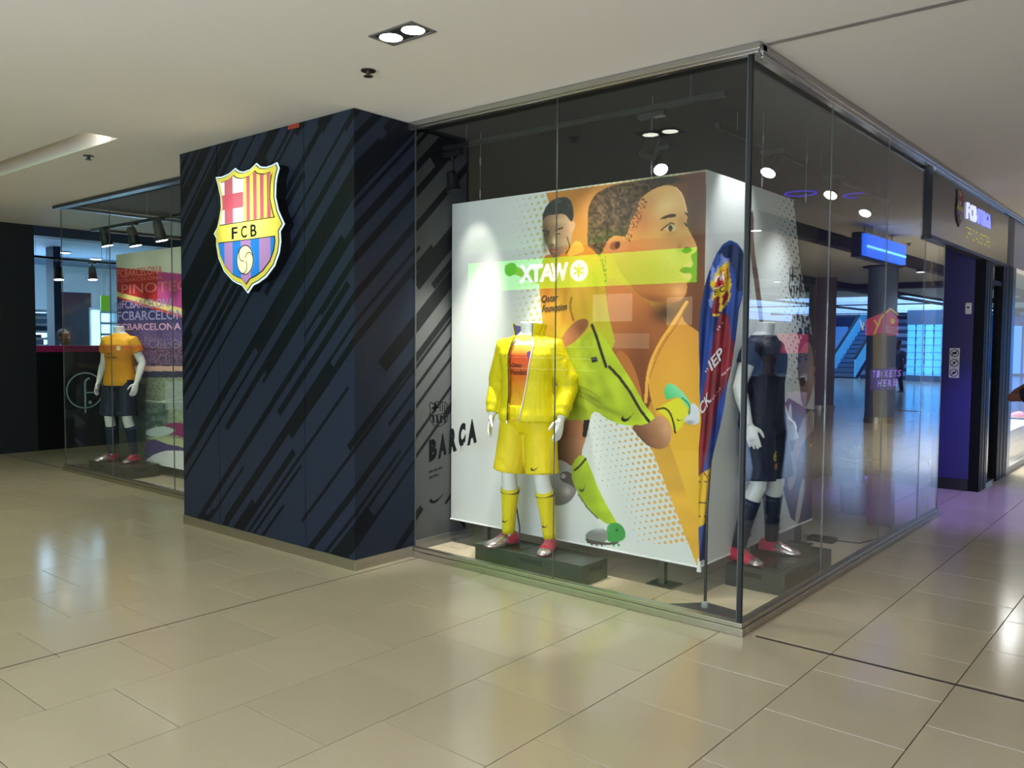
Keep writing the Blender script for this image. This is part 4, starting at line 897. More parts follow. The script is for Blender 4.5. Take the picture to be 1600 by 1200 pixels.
# poses: joints in the figure's own space, front is -Y
STAND = dict(sh=(.176, .01, 1.375), el=((-.262, .055, 1.125), (.262, .055, 1.125)), wr=((-.262, -.035, .905), (.262, -.045, .905)), hip=(.088, 0, .90), kn=((-.135, -.018, .495), (.120, -.03, .495)), an=((-.165, .035, .085), (.16, .02, .085)))
STRIDE = dict(sh=(.176, .01, 1.375), el=((-.245, .06, 1.125), (.245, .06, 1.125)), wr=((-.245, -.01, .895), (.25, -.05, .905)), hip=(.088, 0, .90), kn=((-.135, -.03, .495), (.115, -.05, .495)), an=((-.18, .07, .085), (.18, .0, .085)))
def hand(mb, w, e, side, curl=.35, sc=1.0):
    """palm, four unequal fingers bent at the knuckles, thumb from the side of the palm"""
    w, e = np.asarray(w, float), np.asarray(e, float); d = (w-e)/np.linalg.norm(w-e); d = d*.8+np.array([0, -.12, -.35]); d /= np.linalg.norm(d)
    nrm = np.array([-side*1.0, .25, 0]); nrm -= d*(nrm @ d); nrm /= np.linalg.norm(nrm)     # palm faces the thigh
    lat = np.cross(d, nrm); lat = lat if lat[1] < 0 else -lat                               # towards the thumb (front)
    rings = []
    for t, hw, ht in ((-.01, .024, .022), (.02, .033, .019), (.05, .041, .017), (.085, .042, .015), (.10, .038, .012)):
        c = w+d*t*sc; rings.append([c+lat*hw*sc*math.cos(q)+nrm*ht*sc*math.sin(q) for q in np.linspace(0, 2*math.pi, 15)[:-1]])
    mb.loft(rings)
    for k, (off, ln) in enumerate(((.031, .072), (.011, .082), (-.010, .076), (-.030, .060))):
        p0 = w+d*.085*sc+lat*off*sc; a = curl*(1+.18*k); pts = [p0]; dd = d
        for q, fr in enumerate((.45, .32, .23)):
            ang = a*(.35+.5*q); dd = d*math.cos(ang)+nrm*math.sin(ang)+lat*(off*1.5); dd = dd/np.linalg.norm(dd); pts.append(pts[-1]+dd*ln*fr*sc)
        mb.tube(pts, [.0098*sc, .0092*sc, .0084*sc, .0066*sc], 10)
    b0 = w+d*.028*sc+lat*.026*sc; b1 = b0+(lat*.7+d*.6+nrm*.35)*.038*sc; b2 = b1+(lat*.25+d*.9+nrm*.4)*.033*sc; b3 = b2+(d*.95+nrm*.45)*.024*sc
    mb.tube([b0, b1, b2, b3], [.014*sc, .0118*sc, .0105*sc, .0075*sc], 10)
def body_mesh(P, head=False, name='body', grow=1.0):
    mb = MB(); rows = [(.80, .10, .09, .01), (.90, .165, .112, .01), (.97, .165, .108, .005), (1.06, .142, .098, 0), (1.14, .140, .098, 0), (1.24, .160, .110, -.003), (1.33, .178, .115, 0), (1.395, .155, .096, .008), (1.44, .105, .074, .014), (1.475, .066, .060, .014)]
    mb.loft([ell_ring((0, y, z), a, b) for z, a, b, y in rows])
    mb.loft([ell_ring((0, .012, 1.43), .066, .064), ell_ring((0, .004, 1.48), .056, .058), ell_ring((0, -.004, 1.545), .055, .058)])
    for i, s in ((0, -1), (1, 1)):
        sh = np.array([s*P['sh'][0], P['sh'][1], P['sh'][2]]); el, wr = np.array(P['el'][i]), np.array(P['wr'][i])
        mb.tube([sh+[-s*.05, 0, .005], sh, lerp(sh, el, .3), lerp(sh, el, .7), el, lerp(el, wr, .25), lerp(el, wr, .6), wr], [.05, .056, .052, .046, .042, .044, .036, (.025, .028)], 14)
        hand(mb, wr, el, s, .32)
        hp = np.array([s*P['hip'][0], P['hip'][1], P['hip'][2]]); kn, an = np.array(P['kn'][i]), np.array(P['an'][i])
        mb.tube([hp, lerp(hp, kn, .3), lerp(hp, kn, .65), kn+[0, 0, .04], kn, lerp(kn, an, .28)+[0, .018, 0], lerp(kn, an, .6)+[0, .01, 0], an], [.085, .083, .068, .056, .054, .056, .043, .036], 16)
        mb.sphere((an[0], an[1]-.0, an[2]-.03), (.034, .05, .04), 10, 6)
    if head:
        mb.tube([(0, .0, 1.50), (0, -.005, 1.58)], .052, 14)
        hd = [(1.545, .032, .03, -.055), (1.565, .05, .055, -.035), (1.60, .064, .082, -.015), (1.645, .072, .094, -.004), (1.69, .075, .098, .002), (1.735, .072, .094, .006), (1.775, .056, .074, .01), (1.80, .026, .036, .012)]
        mb.loft([ell_ring((0, y, z), a, b, 22, 2.1) for z, a, b, y in hd])
        mb.loft([[(-.010, -.092, 1.685), (.010, -.092, 1.685), (0, -.080, 1.69)], [(-.017, -.098, 1.64), (.017, -.098, 1.64), (0, -.124, 1.645)], [(-.012, -.09, 1.628), (.012, -.09, 1.628), (0, -.10, 1.628)]])
        for s in (-1, 1): mb.sphere((s*.078, .012, 1.66), (.011, .02, .032), 8, 6)
        mb.tube([(-.024, -.088, 1.602), (0, -.097, 1.604), (.024, -.088, 1.602)], .008, 8)
    return fuse(mb, .0056, 3, name)
def top_mesh(P, hem=.86, g=.012, sleeve=.55, wide=.0, name='shirt', cuff=False, sway=0.0):
    mb = MB(); rows = [(hem, .180, .125, .0), (hem+.05, .182, .124, 0), (.97, .172, .116, .003), (1.06, .156, .106, 0), (1.15, .155, .107, 0), (1.25, .168, .116, -.003), (1.33, .180, .118, 0), (1.385, .160, .100, .008), (1.43, .112, .080, .014), (1.462, .074, .066, .012)]
    mb.loft([ell_ring((0, y, z), a+g+wide, b+g) for z, a, b, y in rows])
    for i, s in ((0, -1), (1, 1)):
        sh = np.array([s*P['sh'][0], P['sh'][1], P['sh'][2]]); el, wr = np.array(P['el'][i]), np.array(P['wr'][i])
        if sleeve < 1:
            en = lerp(sh, el, sleeve); mb.tube([sh+[-s*.07, 0, .0], sh, lerp(sh, en, .5), en], [.055+g, .060+g, .062+g, .060+g], 16)
        else:
            w2 = lerp(el, wr, .93)
            mb.tube([sh+[-s*.07, 0, .0], sh, lerp(sh, el, .5), el+[0, .005, .03], el+[0, .008, -.03], lerp(el, wr, .45), lerp(el, wr, .68), lerp(el, wr, .76), w2], [.052+g*.8, .060+g*.8, .058+g*.7, .054+g*.8, .053+g*.8, .046+g*.7, .045+g*.7, .040+g*.5, .037+g*.4], 16)
            for q in (.32, .5, .62): c = lerp(el, wr, q); mb.tube([c+[-.02*s, -.02, .01], c+[0, -.045, -.005], c+[.02*s, -.02, -.01]], .012, 6)
    return fuse(mb, .008, 5, name)
def shorts_mesh(P, low=.525, g=.02, name='shorts'):
    mb = MB(); mb.loft([ell_ring((0, y, z), a+g, b+g) for z, a, b, y in ((.80, .12, .09, .01), (.87, .172, .115, .01), (.93, .168, .112, .006), (.985, .150, .100, 0))])
    for i, s in ((0, -1), (1, 1)):
        hp = np.array([s*P['hip'][0], P['hip'][1], P['hip'][2]]); kn = np.array(P['kn'][i]); t = (hp[2]-low)/(hp[2]-kn[2]); e = lerp(hp, kn, t)
        mb.tube([hp+[0, 0, .03], lerp(hp, e, .3), lerp(hp, e, .7), e], [.088+g, .092+g, .091+g*1.1, .090+g*1.3], 20)
    return fuse(mb, .008, 4, name)
def limb_mb(P, i, t0=.22, t1=1.0, g=.006):
    kn, an = np.array(P['kn'][i]), np.array(P['an'][i]); mb = MB(); ts = np.linspace(t0, t1, 9); R = np.interp(ts, [0, .28, .6, 1], [.055, .058, .045, .038]); bend = np.interp(ts, [0, .28, .6, 1], [0, .018, .01, 0])
    mb.tube([lerp(kn, an, t)+[0, b, 0] for t, b in zip(ts, bend)], [r+g for r in R], 20); return mb
def band_mb(P, i, t0, t1, g):
    kn, an = np.array(P['kn'][i]), np.array(P['an'][i]); mb = MB(); ts = np.linspace(t0, t1, 3); R = np.interp(ts, [0, .28, .6, 1], [.055, .058, .045, .038])+g; bend = np.interp(ts, [0, .28, .6, 1], [0, .018, .01, 0])
    mb.tube([lerp(kn, an, t)+[0, b, 0] for t, b in zip(ts, bend)], list(R), 20); return mb
BOOT = [(.088, .014, .050), (.078, .030, .078), (.045, .037, .100), (.005, .039, .103), (-.035, .041, .086), (-.085, .047, .064), (-.135, .047, .048), (-.175, .036, .036), (-.197, .012, .022)]
def boot_rings(g=0.0, y0=-1, y1=1, lift=0.0):
    rings = []
    for y, w, h in BOOT:
        if y < y0 or y > y1: continue
        r = []
        for k in range(20):
            t = 2*math.pi*k/20; cx, sz = math.cos(t), math.sin(t); hh = (h-.012)
            r.append(((w+g)*math.copysign(abs(cx)**.8, cx), y+(g if y > 0 else -g)*.4, .012+lift+((hh+g)*max(0, sz)**.85 if sz > 0 else -.004*abs(sz))))
        rings.append(r)
    return rings
def make_boot(parent, an, rz, m_up, m_toe, m_sole, m_lace, silver):
    c, s = math.cos(rz), math.sin(rz)
    def tr(mb): mb.v = [(an[0]+c*x-s*y, an[1]+s*x+c*y, z) for x, y, z in mb.v]; return mb
    up = tr(MB().loft(boot_rings())).build('boot', m_up, parent, smooth=True)
    tr(MB().loft([[(x*1.02, y, z) for x, y, z in r] for r in boot_rings(.0025, -1, -.03 if silver else -.13)])).build('toe_cap', m_toe, up, smooth=True)
    so = MB(); so.loft([[(x*1.03, y*1.02, min(z, .016)) for x, y, z in r] for r in boot_rings(.001)])
    for x, y in ((-.025, -.15), (.025, -.15), (-.03, -.10), (.03, -.10), (-.022, .05), (.022, .05), (0, -.17)): so.cyl((x, y, .010), .006, -.010, 8, 2, .004)
    tr(so).build('sole', m_sole, up)
    la = MB()
    for k in range(5):
        y = -.03-.017*k; h = np.interp(-y, [.0, .035, .085, .135], [.103, .086, .064, .048])+.003
        la.tube([(-.020, y, h-.006), (0, y-.003, h+.003), (.020, y, h-.006)], .0032, 6)
    tr(la).build('laces', m_lace, up)
    for sd in (-1, 1): tr(MB().prism([(sd*np.interp(-y, [0, .085, .135], [.041, .0485, .0485]), y, z) for y, z in [(-.02, .035), (-.04, .028), (-.06, .028), (-.12, .044), (-.06, .038), (-.035, .042)]], (sd*.0015, 0, 0))).build('side_mark', m_lace, up)
    return up
def on_front(mesh_rows, x, z, lift):                # a point on the front of a torso-like loft
    b = np.interp(z, [r[0] for r in mesh_rows], [r[2] for r in mesh_rows]); a = np.interp(z, [r[0] for r in mesh_rows], [r[1] for r in mesh_rows])
    return -b*max(0.02, 1-abs(x/a)**2.3)**(1/2.3)-lift
TROWS = [(.86, .180, .125), (1.06, .156, .106), (1.15, .155, .107), (1.25, .168, .119), (1.33, .180, .118), (1.385, .160, .094), (1.43, .112, .074)]
def chest_text(mb, s, x0, z0, w, h, g, slant=.15, bold=.01):
    V, Fs = text_geo(s, bold, 0); lo, hi = V.min(0), V.max(0); q = (V-lo)/(hi-lo+1e-9); P = []
    for a, b, _ in q:
        x = x0+a*w+slant*b*h; z = z0+b*h; P.append((x, on_front(TROWS, x, z, g), z))
    return mb.add(P, Fs)
def chest_poly(mb, pts, g):
    P = [(x, on_front(TROWS, x, z, g), z) for x, z in pts]; return mb.add(P+[(p[0], p[1]-.0012, p[2]) for p in P], [list(range(len(P))), list(range(2*len(P)-1, len(P)-1, -1))]+[(i, i+len(P), (i+1) % len(P)+len(P), (i+1) % len(P)) for i in range(len(P))])
FIBRE = mat('mannequin_white', (226, 226, 220), .35, coat=.2)
PINK = mat('boot_pink', (196, 34, 74), .35, noise=.06, nscale=30); SILV = mat('boot_silver', (206, 196, 196), .22, metal=.75); SOLE = mat('boot_sole', (120, 30, 56), .4); LACE = mat('boot_lace', (206, 110, 126), .6)
PLATM = mat('platform_dark', (50, 52, 48), .32, noise=.06, nscale=6); SLOT = mat('slot_black', (10, 10, 10), .8)
def shirt_grad(name, stops, rough=.6):
    m = bpy.data.materials.new(name); m.use_nodes = True; nt = m.node_tree; b = nt.nodes['Principled BSDF']; L = nt.links.new
    tc = nt.nodes.new('ShaderNodeTexCoord'); s = nt.nodes.new('ShaderNodeSeparateXYZ'); L(tc.outputs['Object'], s.inputs[0])
    mr = nt.nodes.new('ShaderNodeMapRange'); mr.inputs[1].default_value = .85; mr.inputs[2].default_value = 1.47; L(s.outputs[2], mr.inputs[0])
    cr = nt.nodes.new('ShaderNodeValToRGB'); L(mr.outputs[0], cr.inputs[0])
    while len(cr.color_ramp.elements) < len(stops): cr.color_ramp.elements.new(.5)
    for e, (t, c) in zip(cr.color_ramp.elements, stops): e.position = t; e.color = tuple(lin(c))+(1,)
    L(cr.outputs[0], b.inputs['Base Color']); b.inputs['Roughness'].default_value = rough; b.inputs['Specular IOR Level'].default_value = .3
    nz = nt.nodes.new('ShaderNodeTexNoise'); nz.inputs['Scale'].default_value = 7; nz.inputs['Detail'].default_value = 3; nz.inputs['Distortion'].default_value = .8; mp = nt.nodes.new('ShaderNodeMapping'); mp.inputs['Scale'].default_value = (1.6, 1.6, .7); L(tc.outputs['Object'], mp.inputs['Vector']); L(mp.outputs[0], nz.inputs['Vector'])
    bp = nt.nodes.new('ShaderNodeBump'); bp.inputs['Strength'].default_value = .55; bp.inputs['Distance'].default_value = .03; L(nz.outputs['Fac'], bp.inputs['Height']); L(bp.outputs[0], b.inputs['Normal'])
    return m
def cloth_mat(name, c, rough=.55): return shirt_grad(name, [(0, c), (1, c)], rough)
ME_BODY = body_mesh(STAND, name='body'); ME_STRIDE = body_mesh(STRIDE, name='body')
def mannequin(loc, rz, P, bodyme, label, shirt_m, shorts_m, sock_m, band_c, silver=0, sleeve=.55, rod=True, splay=(-.40, .15)):
    t = thing('mannequin', label, 'mannequin', loc, rz, local=True, group=None)
    put_mesh('body', bodyme, FIBRE, t)
    sh = put_mesh('shirt', top_mesh(P, .87, .010 if sleeve > .3 else .001, sleeve), shirt_m, t)
    so = put_mesh('shorts', shorts_mesh(P), shorts_m, t)
    for i in (0, 1):
        sk = limb_mb(P, i).build('sock', sock_m, t, smooth=True); band_mb(P, i, .26, .30, .0085).build('sock_band', band_c, sk, smooth=True)
        kn, an = np.array(P['kn'][i]), np.array(P['an'][i]); f = lerp(kn, an, .78)
        s1 = MB(); s1.prism([(f[0]+u*.9, f[1]-.047, f[2]+v) for u, v in swoosh(0, 0, .05, -.024)], (0, -.004, 0)); s1.build('sock_mark', band_c, sk)
        make_boot(t, an, splay[i], PINK, SILV, SOLE, LACE, silver == i)
    k = np.array(P['kn'][1]); sw = MB(); sw.prism([(k[0]+.0+u, -.150+.3*abs(u), .575+v) for u, v in swoosh(0, 0, .06, -.03)], (0, -.004, 0)); sw.build('shorts_mark', band_c, so)
    if rod: MB().tube([(P['an'][0][0]+.075, .06, 0), (P['an'][0][0]+.07, .07, .12), (P['an'][0][0]+.05, .06, .26)], .006, 8).build('support_rod', BLACK, t)
    return t, sh, so
# ================================================================ MANNEQUINS ON THEIR PLATFORMS
YEL = cloth_mat('tracksuit_yellow', (222, 204, 14)); YEL2 = cloth_mat('shorts_yellow', (226, 200, 10)); SOCKY = cloth_mat('sock_yellow', (228, 206, 14)); BAND = mat('sock_band_dark', (52, 34, 22), .6)
ORS = shirt_grad('shirt_orange', [(0, (222, 182, 26)), (.30, (220, 160, 24)), (.55, (222, 104, 26)), (.74, (214, 78, 34)), (.86, (232, 170, 60)), (1, (240, 214, 90))])
NAVY = cloth_mat('navy_cloth', (26, 32, 52)); NAVYS = cloth_mat('navy_sock', (24, 34, 54)); GOLDB = mat('mark_gold', (214, 190, 40), .5)
def platform(name_label, x0, x1, y0, y1, h, seam=True, slots=()):
    t = thing('platform', name_label, 'platform', ((x0+x1)/2, (y0+y1)/2, 0), group='display platforms')
    MB().box(x0, x1, y0, y1, 0, h).build('body', PLATM, t, bevel=.004)
    for s in slots: MB().box(*s).build('slot_handle', SLOT, t)
    cx = (x0+x1)/2
    if seam:
        MB().box(cx-.09, cx-.084, y0+.03, y1-.03, h-.001, h+.0012).box(x0+.05, cx-.09, (y0+y1)/2+.11, (y0+y1)/2+.115, h-.001, h+.0012).build('seam', SLOT, t)
        MB().box(x0+.06, x0+.36, y0+.08, y1-.12, h-.001, h+.002).build('foot_plate', mat('plate_dark', (44, 45, 43), .25, metal=.3), t)
    return t
PH = .135
platform('dark platform under the yellow clothed mannequin', -2.07, -1.155, .18, .47, PH, True, [(-1.66, -1.48, .178, .19, .075, .105), (-1.165, -1.153, .27, .41, .075, .105)])
m1, s1, so1 = mannequin((-1.705, .31, PH), .22, STAND, ME_BODY, 'headless mannequin in an open yellow tracksuit jacket and yellow shorts', ORS, YEL2, SOCKY, BAND, silver=0, sleeve=.22)
def jacket(parent):
    me = top_mesh(STAND, .875, .024, 1.0, .006, 'jacket'); xl = lambda z: np.interp(z, [.86, 1.1, 1.38, 1.47], [-.088, -.088, -.082, -.05]); xr = lambda z: np.interp(z, [.86, 1.0, 1.38, 1.47], [-.004, .022, .092, .055])
    bm = bmesh.new(); bm.from_mesh(me)
    kill = [f for f in bm.faces if (lambda c: c.y < -.035 and xl(c.z) < c.x < xr(c.z))(f.calc_center_median()) or f.calc_center_median().z > 1.452 or (f.calc_center_median().z < .872 and abs(f.calc_center_median().x) < .19)]
    bmesh.ops.delete(bm, geom=kill, context='FACES'); bm.to_mesh(me); bm.free()
    o = put_mesh('jacket', me, [YEL], parent); s = o.modifiers.new('s', 'SOLIDIFY'); s.thickness = .004; s.offset = -1
    G = .026; zz = [.885, .95, 1.05, 1.15, 1.25, 1.33, 1.40, 1.44]
    le = [(xl(z)-.002, on_front(TROWS, xl(z), z, G+.004), z) for z in zz]; ri = [(xr(z)+.002, on_front(TROWS, xr(z), z, G+.004), z) for z in zz]
    MB().tube(ri, [.005]*len(zz), 8).build('zip', mat('zip_white', (230, 224, 206), .5), o, smooth=True); MB().tube(le, [.004]*len(zz), 8).build('zip', mat('zip_dark', (70, 60, 30), .5), o, smooth=True)
    MB().cyl((le[0][0], le[0][1]-.006, le[0][2]-.02), .006, .02, 8).build('zip_pull', SILV, o)
    def coll(r0, r1, z0, z1, a0, a1):
        mb = MB(); n = 18; rings = []
        for k in range(n+1):
            t = a0+(a1-a0)*k/n; c, s_ = math.sin(t), -math.cos(t)
            zt = z1+.012*math.cos(t); zb = z0+.028*math.cos(t)*-1
            rings.append([(r0*1.08*c, .008+r0*s_, zb), ((r1)*1.1*c, .006+r1*s_, zt), ((r1-.006)*1.1*c, .006+(r1-.006)*s_, zt), ((r0-.006)*1.08*c, .008+(r0-.006)*s_, zb)])
        return mb.loft(rings)
    coll(.086, .110, 1.40, 1.525, .62, 2*math.pi-.98).build('collar', YEL, o, smooth=False)
    coll(.0785, .1025, 1.405, 1.523, .58, 2*math.pi-.94).build('collar_lining', mat('lining_navy', (52, 54, 92), .6), o)
    mk = MB(); chest_poly(mk, [(-.125+u, 1.315+v) for u, v in swoosh(0, 0, .034, -.02)], G+.002); mk.build('chest_mark', BAND, o)
    return o
jacket(m1)
mb = MB(); chest_text(mb, 'Qatar', -.074, 1.236, .085, .034, .006); chest_text(mb, 'Foundation', -.078, 1.190, .14, .036, .006); mb.build('shirt_lettering', mat('shirt_ink', (52, 22, 30), .6), s1)
mb = MB(); chest_poly(mb, [(.045, 1.345), (.062, 1.35), (.08, 1.345), (.08, 1.315), (.062, 1.295), (.045, 1.315)], .006); mb.build('shirt_crest', mat('shirt_crest', (110, 50, 110), .5), s1)
# second mannequin, facing the side window
P2H = .14
platform('dark platform under the navy clothed mannequin by the side window', -.50, -.115, .84, 1.665, P2H, False, [(-.117, -.113, 1.2, 1.38, .08, .11), (-.42, -.26, .838, .845, .08, .11)])
MB().box(-.34, -.16, .92, 1.16, P2H-.001, P2H+.002).build('foot_plate', MATS['plate_dark'], bpy.data.objects['platform.001'])
m2, s2, so2 = mannequin((-.395, 1.13, P2H), math.pi/2, STRIDE, ME_STRIDE, 'headless mannequin in navy shirt and shorts facing the side window', NAVY, NAVY, NAVYS, mat('band_navy', (40, 48, 74), .6), silver=1, sleeve=.42, rod=False, splay=(-.35, .0))
mk = MB()
V, Fs = text_geo('6', .03, 0); lo, hi = V.min(0), V.max(0)
kx, ky = -.17, -.150
for nm, tx, z0, hh, m_ in (('shorts_number', '6', .665, .07, GOLDB),):
    q = (V-lo)/(hi-lo); mk.add([(kx+.045*a, ky+.01*abs(a-.5), z0+hh*b) for a, b, _ in q], Fs); mk.build(nm, m_, so2)
mk = MB(); mk.prism([(kx+x*.04, ky-.003, .61+z*.04) for x, z in ((0, 1), (.5, .9), (1, 1), (1, .4), (.5, 0), (0, .4))], (0, -.002, 0)); mk.build('shorts_crest', mat('crest_orange', (170, 96, 50), .5), so2)
# third mannequin, left window
P3 = (-8.06, -7.2)
platform('dark platform under the orange shirted mannequin in the window past the dark column', -8.06, -7.22, .14, .55, .14, True, [(-7.82, -7.68, .138, .15, .085, .11), (-7.222, -7.216, .26, .42, .075, .105)])
ORP = shirt_grad('shirt_plain_orange', [(0, (214, 148, 24)), (.62, (216, 142, 28)), (.75, (214, 110, 50)), (.80, (222, 160, 36)), (1, (226, 168, 34))])
m3, s3, so3 = mannequin((-7.71, .35, .14), .42, STAND, ME_BODY, 'headless mannequin in an orange shirt and navy shorts in the window past the dark column', ORP, NAVY, NAVYS, mat('band_sky', (60, 80, 120), .6), silver=0, sleeve=.52)
mk = MB(); chest_poly(mk, [(.07+u, 1.32+v) for u, v in ((0, 0), (.04, 0), (.04, -.04), (.02, -.055), (0, -.04))], .013); mk.build('shirt_crest', mat('crest_pale', (226, 216, 150), .5), s3)
mk = MB(); chest_text(mk, 'Qatar', -.07, 1.22, .09, .03, .013); chest_text(mk, 'Foundation', -.08, 1.18, .15, .03, .013); mk.build('shirt_lettering', MATS['shirt_ink'], s3)

# ================================================================ PEOPLE
SKN = mat('skin_brown', (98, 60, 44), .5); HAIR = mat('hair_black', (16, 14, 14), .8, bump=.8, bscale=60); BLK = cloth_mat('black_cloth', (16, 16, 19)); JEAN = cloth_mat('dark_denim', (24, 28, 44)); SHOE = mat('shoe_dark', (30, 28, 28), .5)
PHONE_P = dict(sh=(.178, .01, 1.385), el=((-.25, .06, 1.125), (.36, -.06, 1.34)), wr=((-.24, -.10, .91), (.23, -.17, 1.47)), hip=(.088, 0, .90), kn=((-.10, -.09, .50), (.10, .03, .50)), an=((-.10, .10, .10), (.10, .06, .085)))
WALK_P = dict(sh=(.178, .01, 1.395), el=((-.25, .12, 1.14), (.25, -.02, 1.125)), wr=((-.25, .06, .91), (.25, -.18, .95)), hip=(.088, 0, .90), kn=((-.09, -.14, .50), (.09, .06, .50)), an=((-.09, -.20, .085), (.09, .26, .14)))
def trousers_mb(P, g=.016):
    mb = MB(); mb.loft([ell_ring((0, y, z), a+g, b+g) for z, a, b, y in ((.80, .12, .09, .01), (.87, .172, .115, .01), (.93, .168, .112, .006), (.985, .150, .100, 0))])
    for i, s in ((0, -1), (1, 1)):
        hp = np.array([s*P['hip'][0], P['hip'][1], P['hip'][2]]); kn, an = np.array(P['kn'][i]), np.array(P['an'][i])
        mb.tube([hp+[0, 0, .03], lerp(hp, kn, .4), kn, lerp(kn, an, .5), an+[0, 0, .0]], [.088+g, .085+g, .060+g, .058+g, .052+g], 18)
    return mb
def person(loc, rz, P, label, top, leg, scale=.92, afro=False, skin=SKN, sleeve=.5, group=None):
    t = thing('person', label, 'person', loc, rz, local=True, scale=scale, group=group)
    put_mesh('body', body_mesh(P, True), skin, t)
    put_mesh('shirt', top_mesh(P, .84, .012, sleeve), top, t); put_mesh('trousers', fuse(trousers_mb(P), .009, 4, 'trousers'), leg, t)
    hb = MB()
    if afro:
        rnd = random.Random(3); hb.sphere((0, .03, 1.735), (.105, .115, .105), 16, 10)
        for k in range(60):
            a, b = rnd.uniform(0, 2*math.pi), rnd.uniform(-.5, 1.4); d = np.array([math.cos(a)*math.cos(b), math.sin(a)*math.cos(b)*1.05, math.sin(b)])
            if d[1] < -.55 and d[2] < .5: continue
            hb.sphere(np.array([0, .03, 1.735])+d*.105, rnd.uniform(.025, .042), 8, 5)
        put_mesh('hair', fuse(hb, .009, 1, 'hair'), HAIR, t)
    else:
        hb.loft([ell_ring((0, .022, z), a, b, 20, 2.1) for z, a, b in ((1.66, .079, .086), (1.70, .084, .098), (1.75, .080, .096), (1.79, .060, .074), (1.815, .02, .03))]); hb.build('hair', HAIR, t, smooth=True)
    for i in (0, 1):
        an = P['an'][i]; mb = MB(); mb.loft(boot_rings(.002)); mb.v = [(an[0]+x, an[1]+y-.0, z+an[2]-.085) for x, y, z in mb.v]; mb.build('shoe', SHOE, t, smooth=True)
    return t
pb = UN(1195, 814, z=0)*np.array([-1, 1, 1])+np.array([-.06, 0, 0])
pr = person((pb[0], pb[1], 0), math.pi, PHONE_P, 'person with dark curly hair in a black shirt walking past with a raised arm', BLK, JEAN, .87, True)
w = PHONE_P['wr'][1]
MB().cbox((w[0]-.08, w[1]-.06, w[2]+.12), (.035, 0, 0), (0, .006, 0), (0, 0, .07)).build('phone', BLACK, pr)
# ================================================================ CEILING FITTINGS
def twin_downlight(x, y, label, group=None):
    t = thing('twin_downlight', label, 'ceiling light', (x, y, H), group=group)
    f = MB(); a, b = .155, .085
    for q in ((-a, a, -b, -b+.016), (-a, a, b-.016, b), (-a, -a+.016, -b+.016, b-.016), (a-.016, a, -b+.016, b-.016)): f.box(x+q[0], x+q[1], y+q[2], y+q[3], H-.006, H+.002)
    f.build('frame', mat('grey_trim', (120, 116, 110), .4, metal=.4), t)
    MB().box(x-a+.016, x+a-.016, y-b+.016, y+b-.016, H-.0008, H-.0002).build('recess', mat('recess_black', (22, 22, 22), .5), t)
    for s in (-.08, .08):
        MB().cyl((x+s, y, H-.004), .066, .0032, 24).build('ring', mat('ring_chrome', (190, 190, 186), .15, metal=.9), t)
        MB().cyl((x+s, y, H-.0052), .057, .0012, 24).build('lamp', LENS, t)
for i, (x, y) in enumerate(DOWN):
    twin_downlight(x, y, 'recessed square ceiling light with two bright round lamps' if i == 0 else 'recessed twin ceiling light of the walkway, outside the picture', 'walkway twin downlights')
def sprinkler(x, y, label, z=H):
    t = thing('sprinkler', label, 'sprinkler', (x, y, z)); m = mat('sprinkler_metal', (78, 72, 64), .4, metal=.7)
    MB().cyl((x, y, z-.006), .042, .006, 18).build('flange', m, t); MB().cyl((x, y, z-.03), .013, .026, 10).build('stem', m, t); MB().cyl((x, y, z-.036), .026, .005, 14).build('deflector', m, t)
sprinkler(-1.86, -.96, 'small sprinkler head on the ceiling beside the twin lamp'); sprinkler(-5.4, -.96, 'small sprinkler head on the ceiling beside the long light slot')
sp = UN(1420, 380, z=H); sprinkler(-sp[0]-.06, sp[1], 'small sprinkler head on the ceiling of the side concourse')
# slot lamp
t = thing('slot_lamp', 'lamp hidden in the long ceiling slot above the window past the column', 'ceiling light', (-4.72, -1.21, H+.1)); MB().box(-4.80, -4.66, -1.25, -1.17, H+.13, H+.19).build('housing', WHITE, t); MB().box(-4.79, -4.67, -1.24, -1.18, H+.127, H+.13).build('lamp', LENSW, t)
def spot_fixture(pos, d, label, r=.05, ln=.15, group=None, body=BLACK, rail_z=None, lit=True):
    pos = np.asarray(pos, float); d = np.asarray(d, float); d = d/np.linalg.norm(d); t = thing('track_spotlight', label, 'spotlight', pos, group=group)
    MB().tube([pos-d*ln, pos-d*ln*.85, pos-d*.04, pos], [r*.62, r*.78, r*.9, r*1.06], 18).build('housing', body, t, smooth=False)
    u = np.cross(d, [0, 0, 1.]); u = u/(np.linalg.norm(u)+1e-9); w = np.cross(u, d)
    rg = [[pos+d*k+(u*math.cos(q)+w*math.sin(q))*r*.95 for q in np.linspace(0, 2*math.pi, 21)[:-1]] for k in (.0005, .003)]
    MB().loft(rg).build('lens', LENS if lit else SLOT, t)
    top = np.array([pos[0]-d[0]*ln*.6, pos[1]-d[1]*ln*.6, (rail_z or pos[2]+.2)])
    MB().tube([pos-d*ln*.6, [top[0], top[1], pos[2]+.09], top], [.012, .011, .011], 8).build('bracket', body, t)
    MB().box(top[0]-.09, top[0]+.09, top[1]-.022, top[1]+.022, top[2]-.03, top[2]).build('adapter', body, t)
    return t
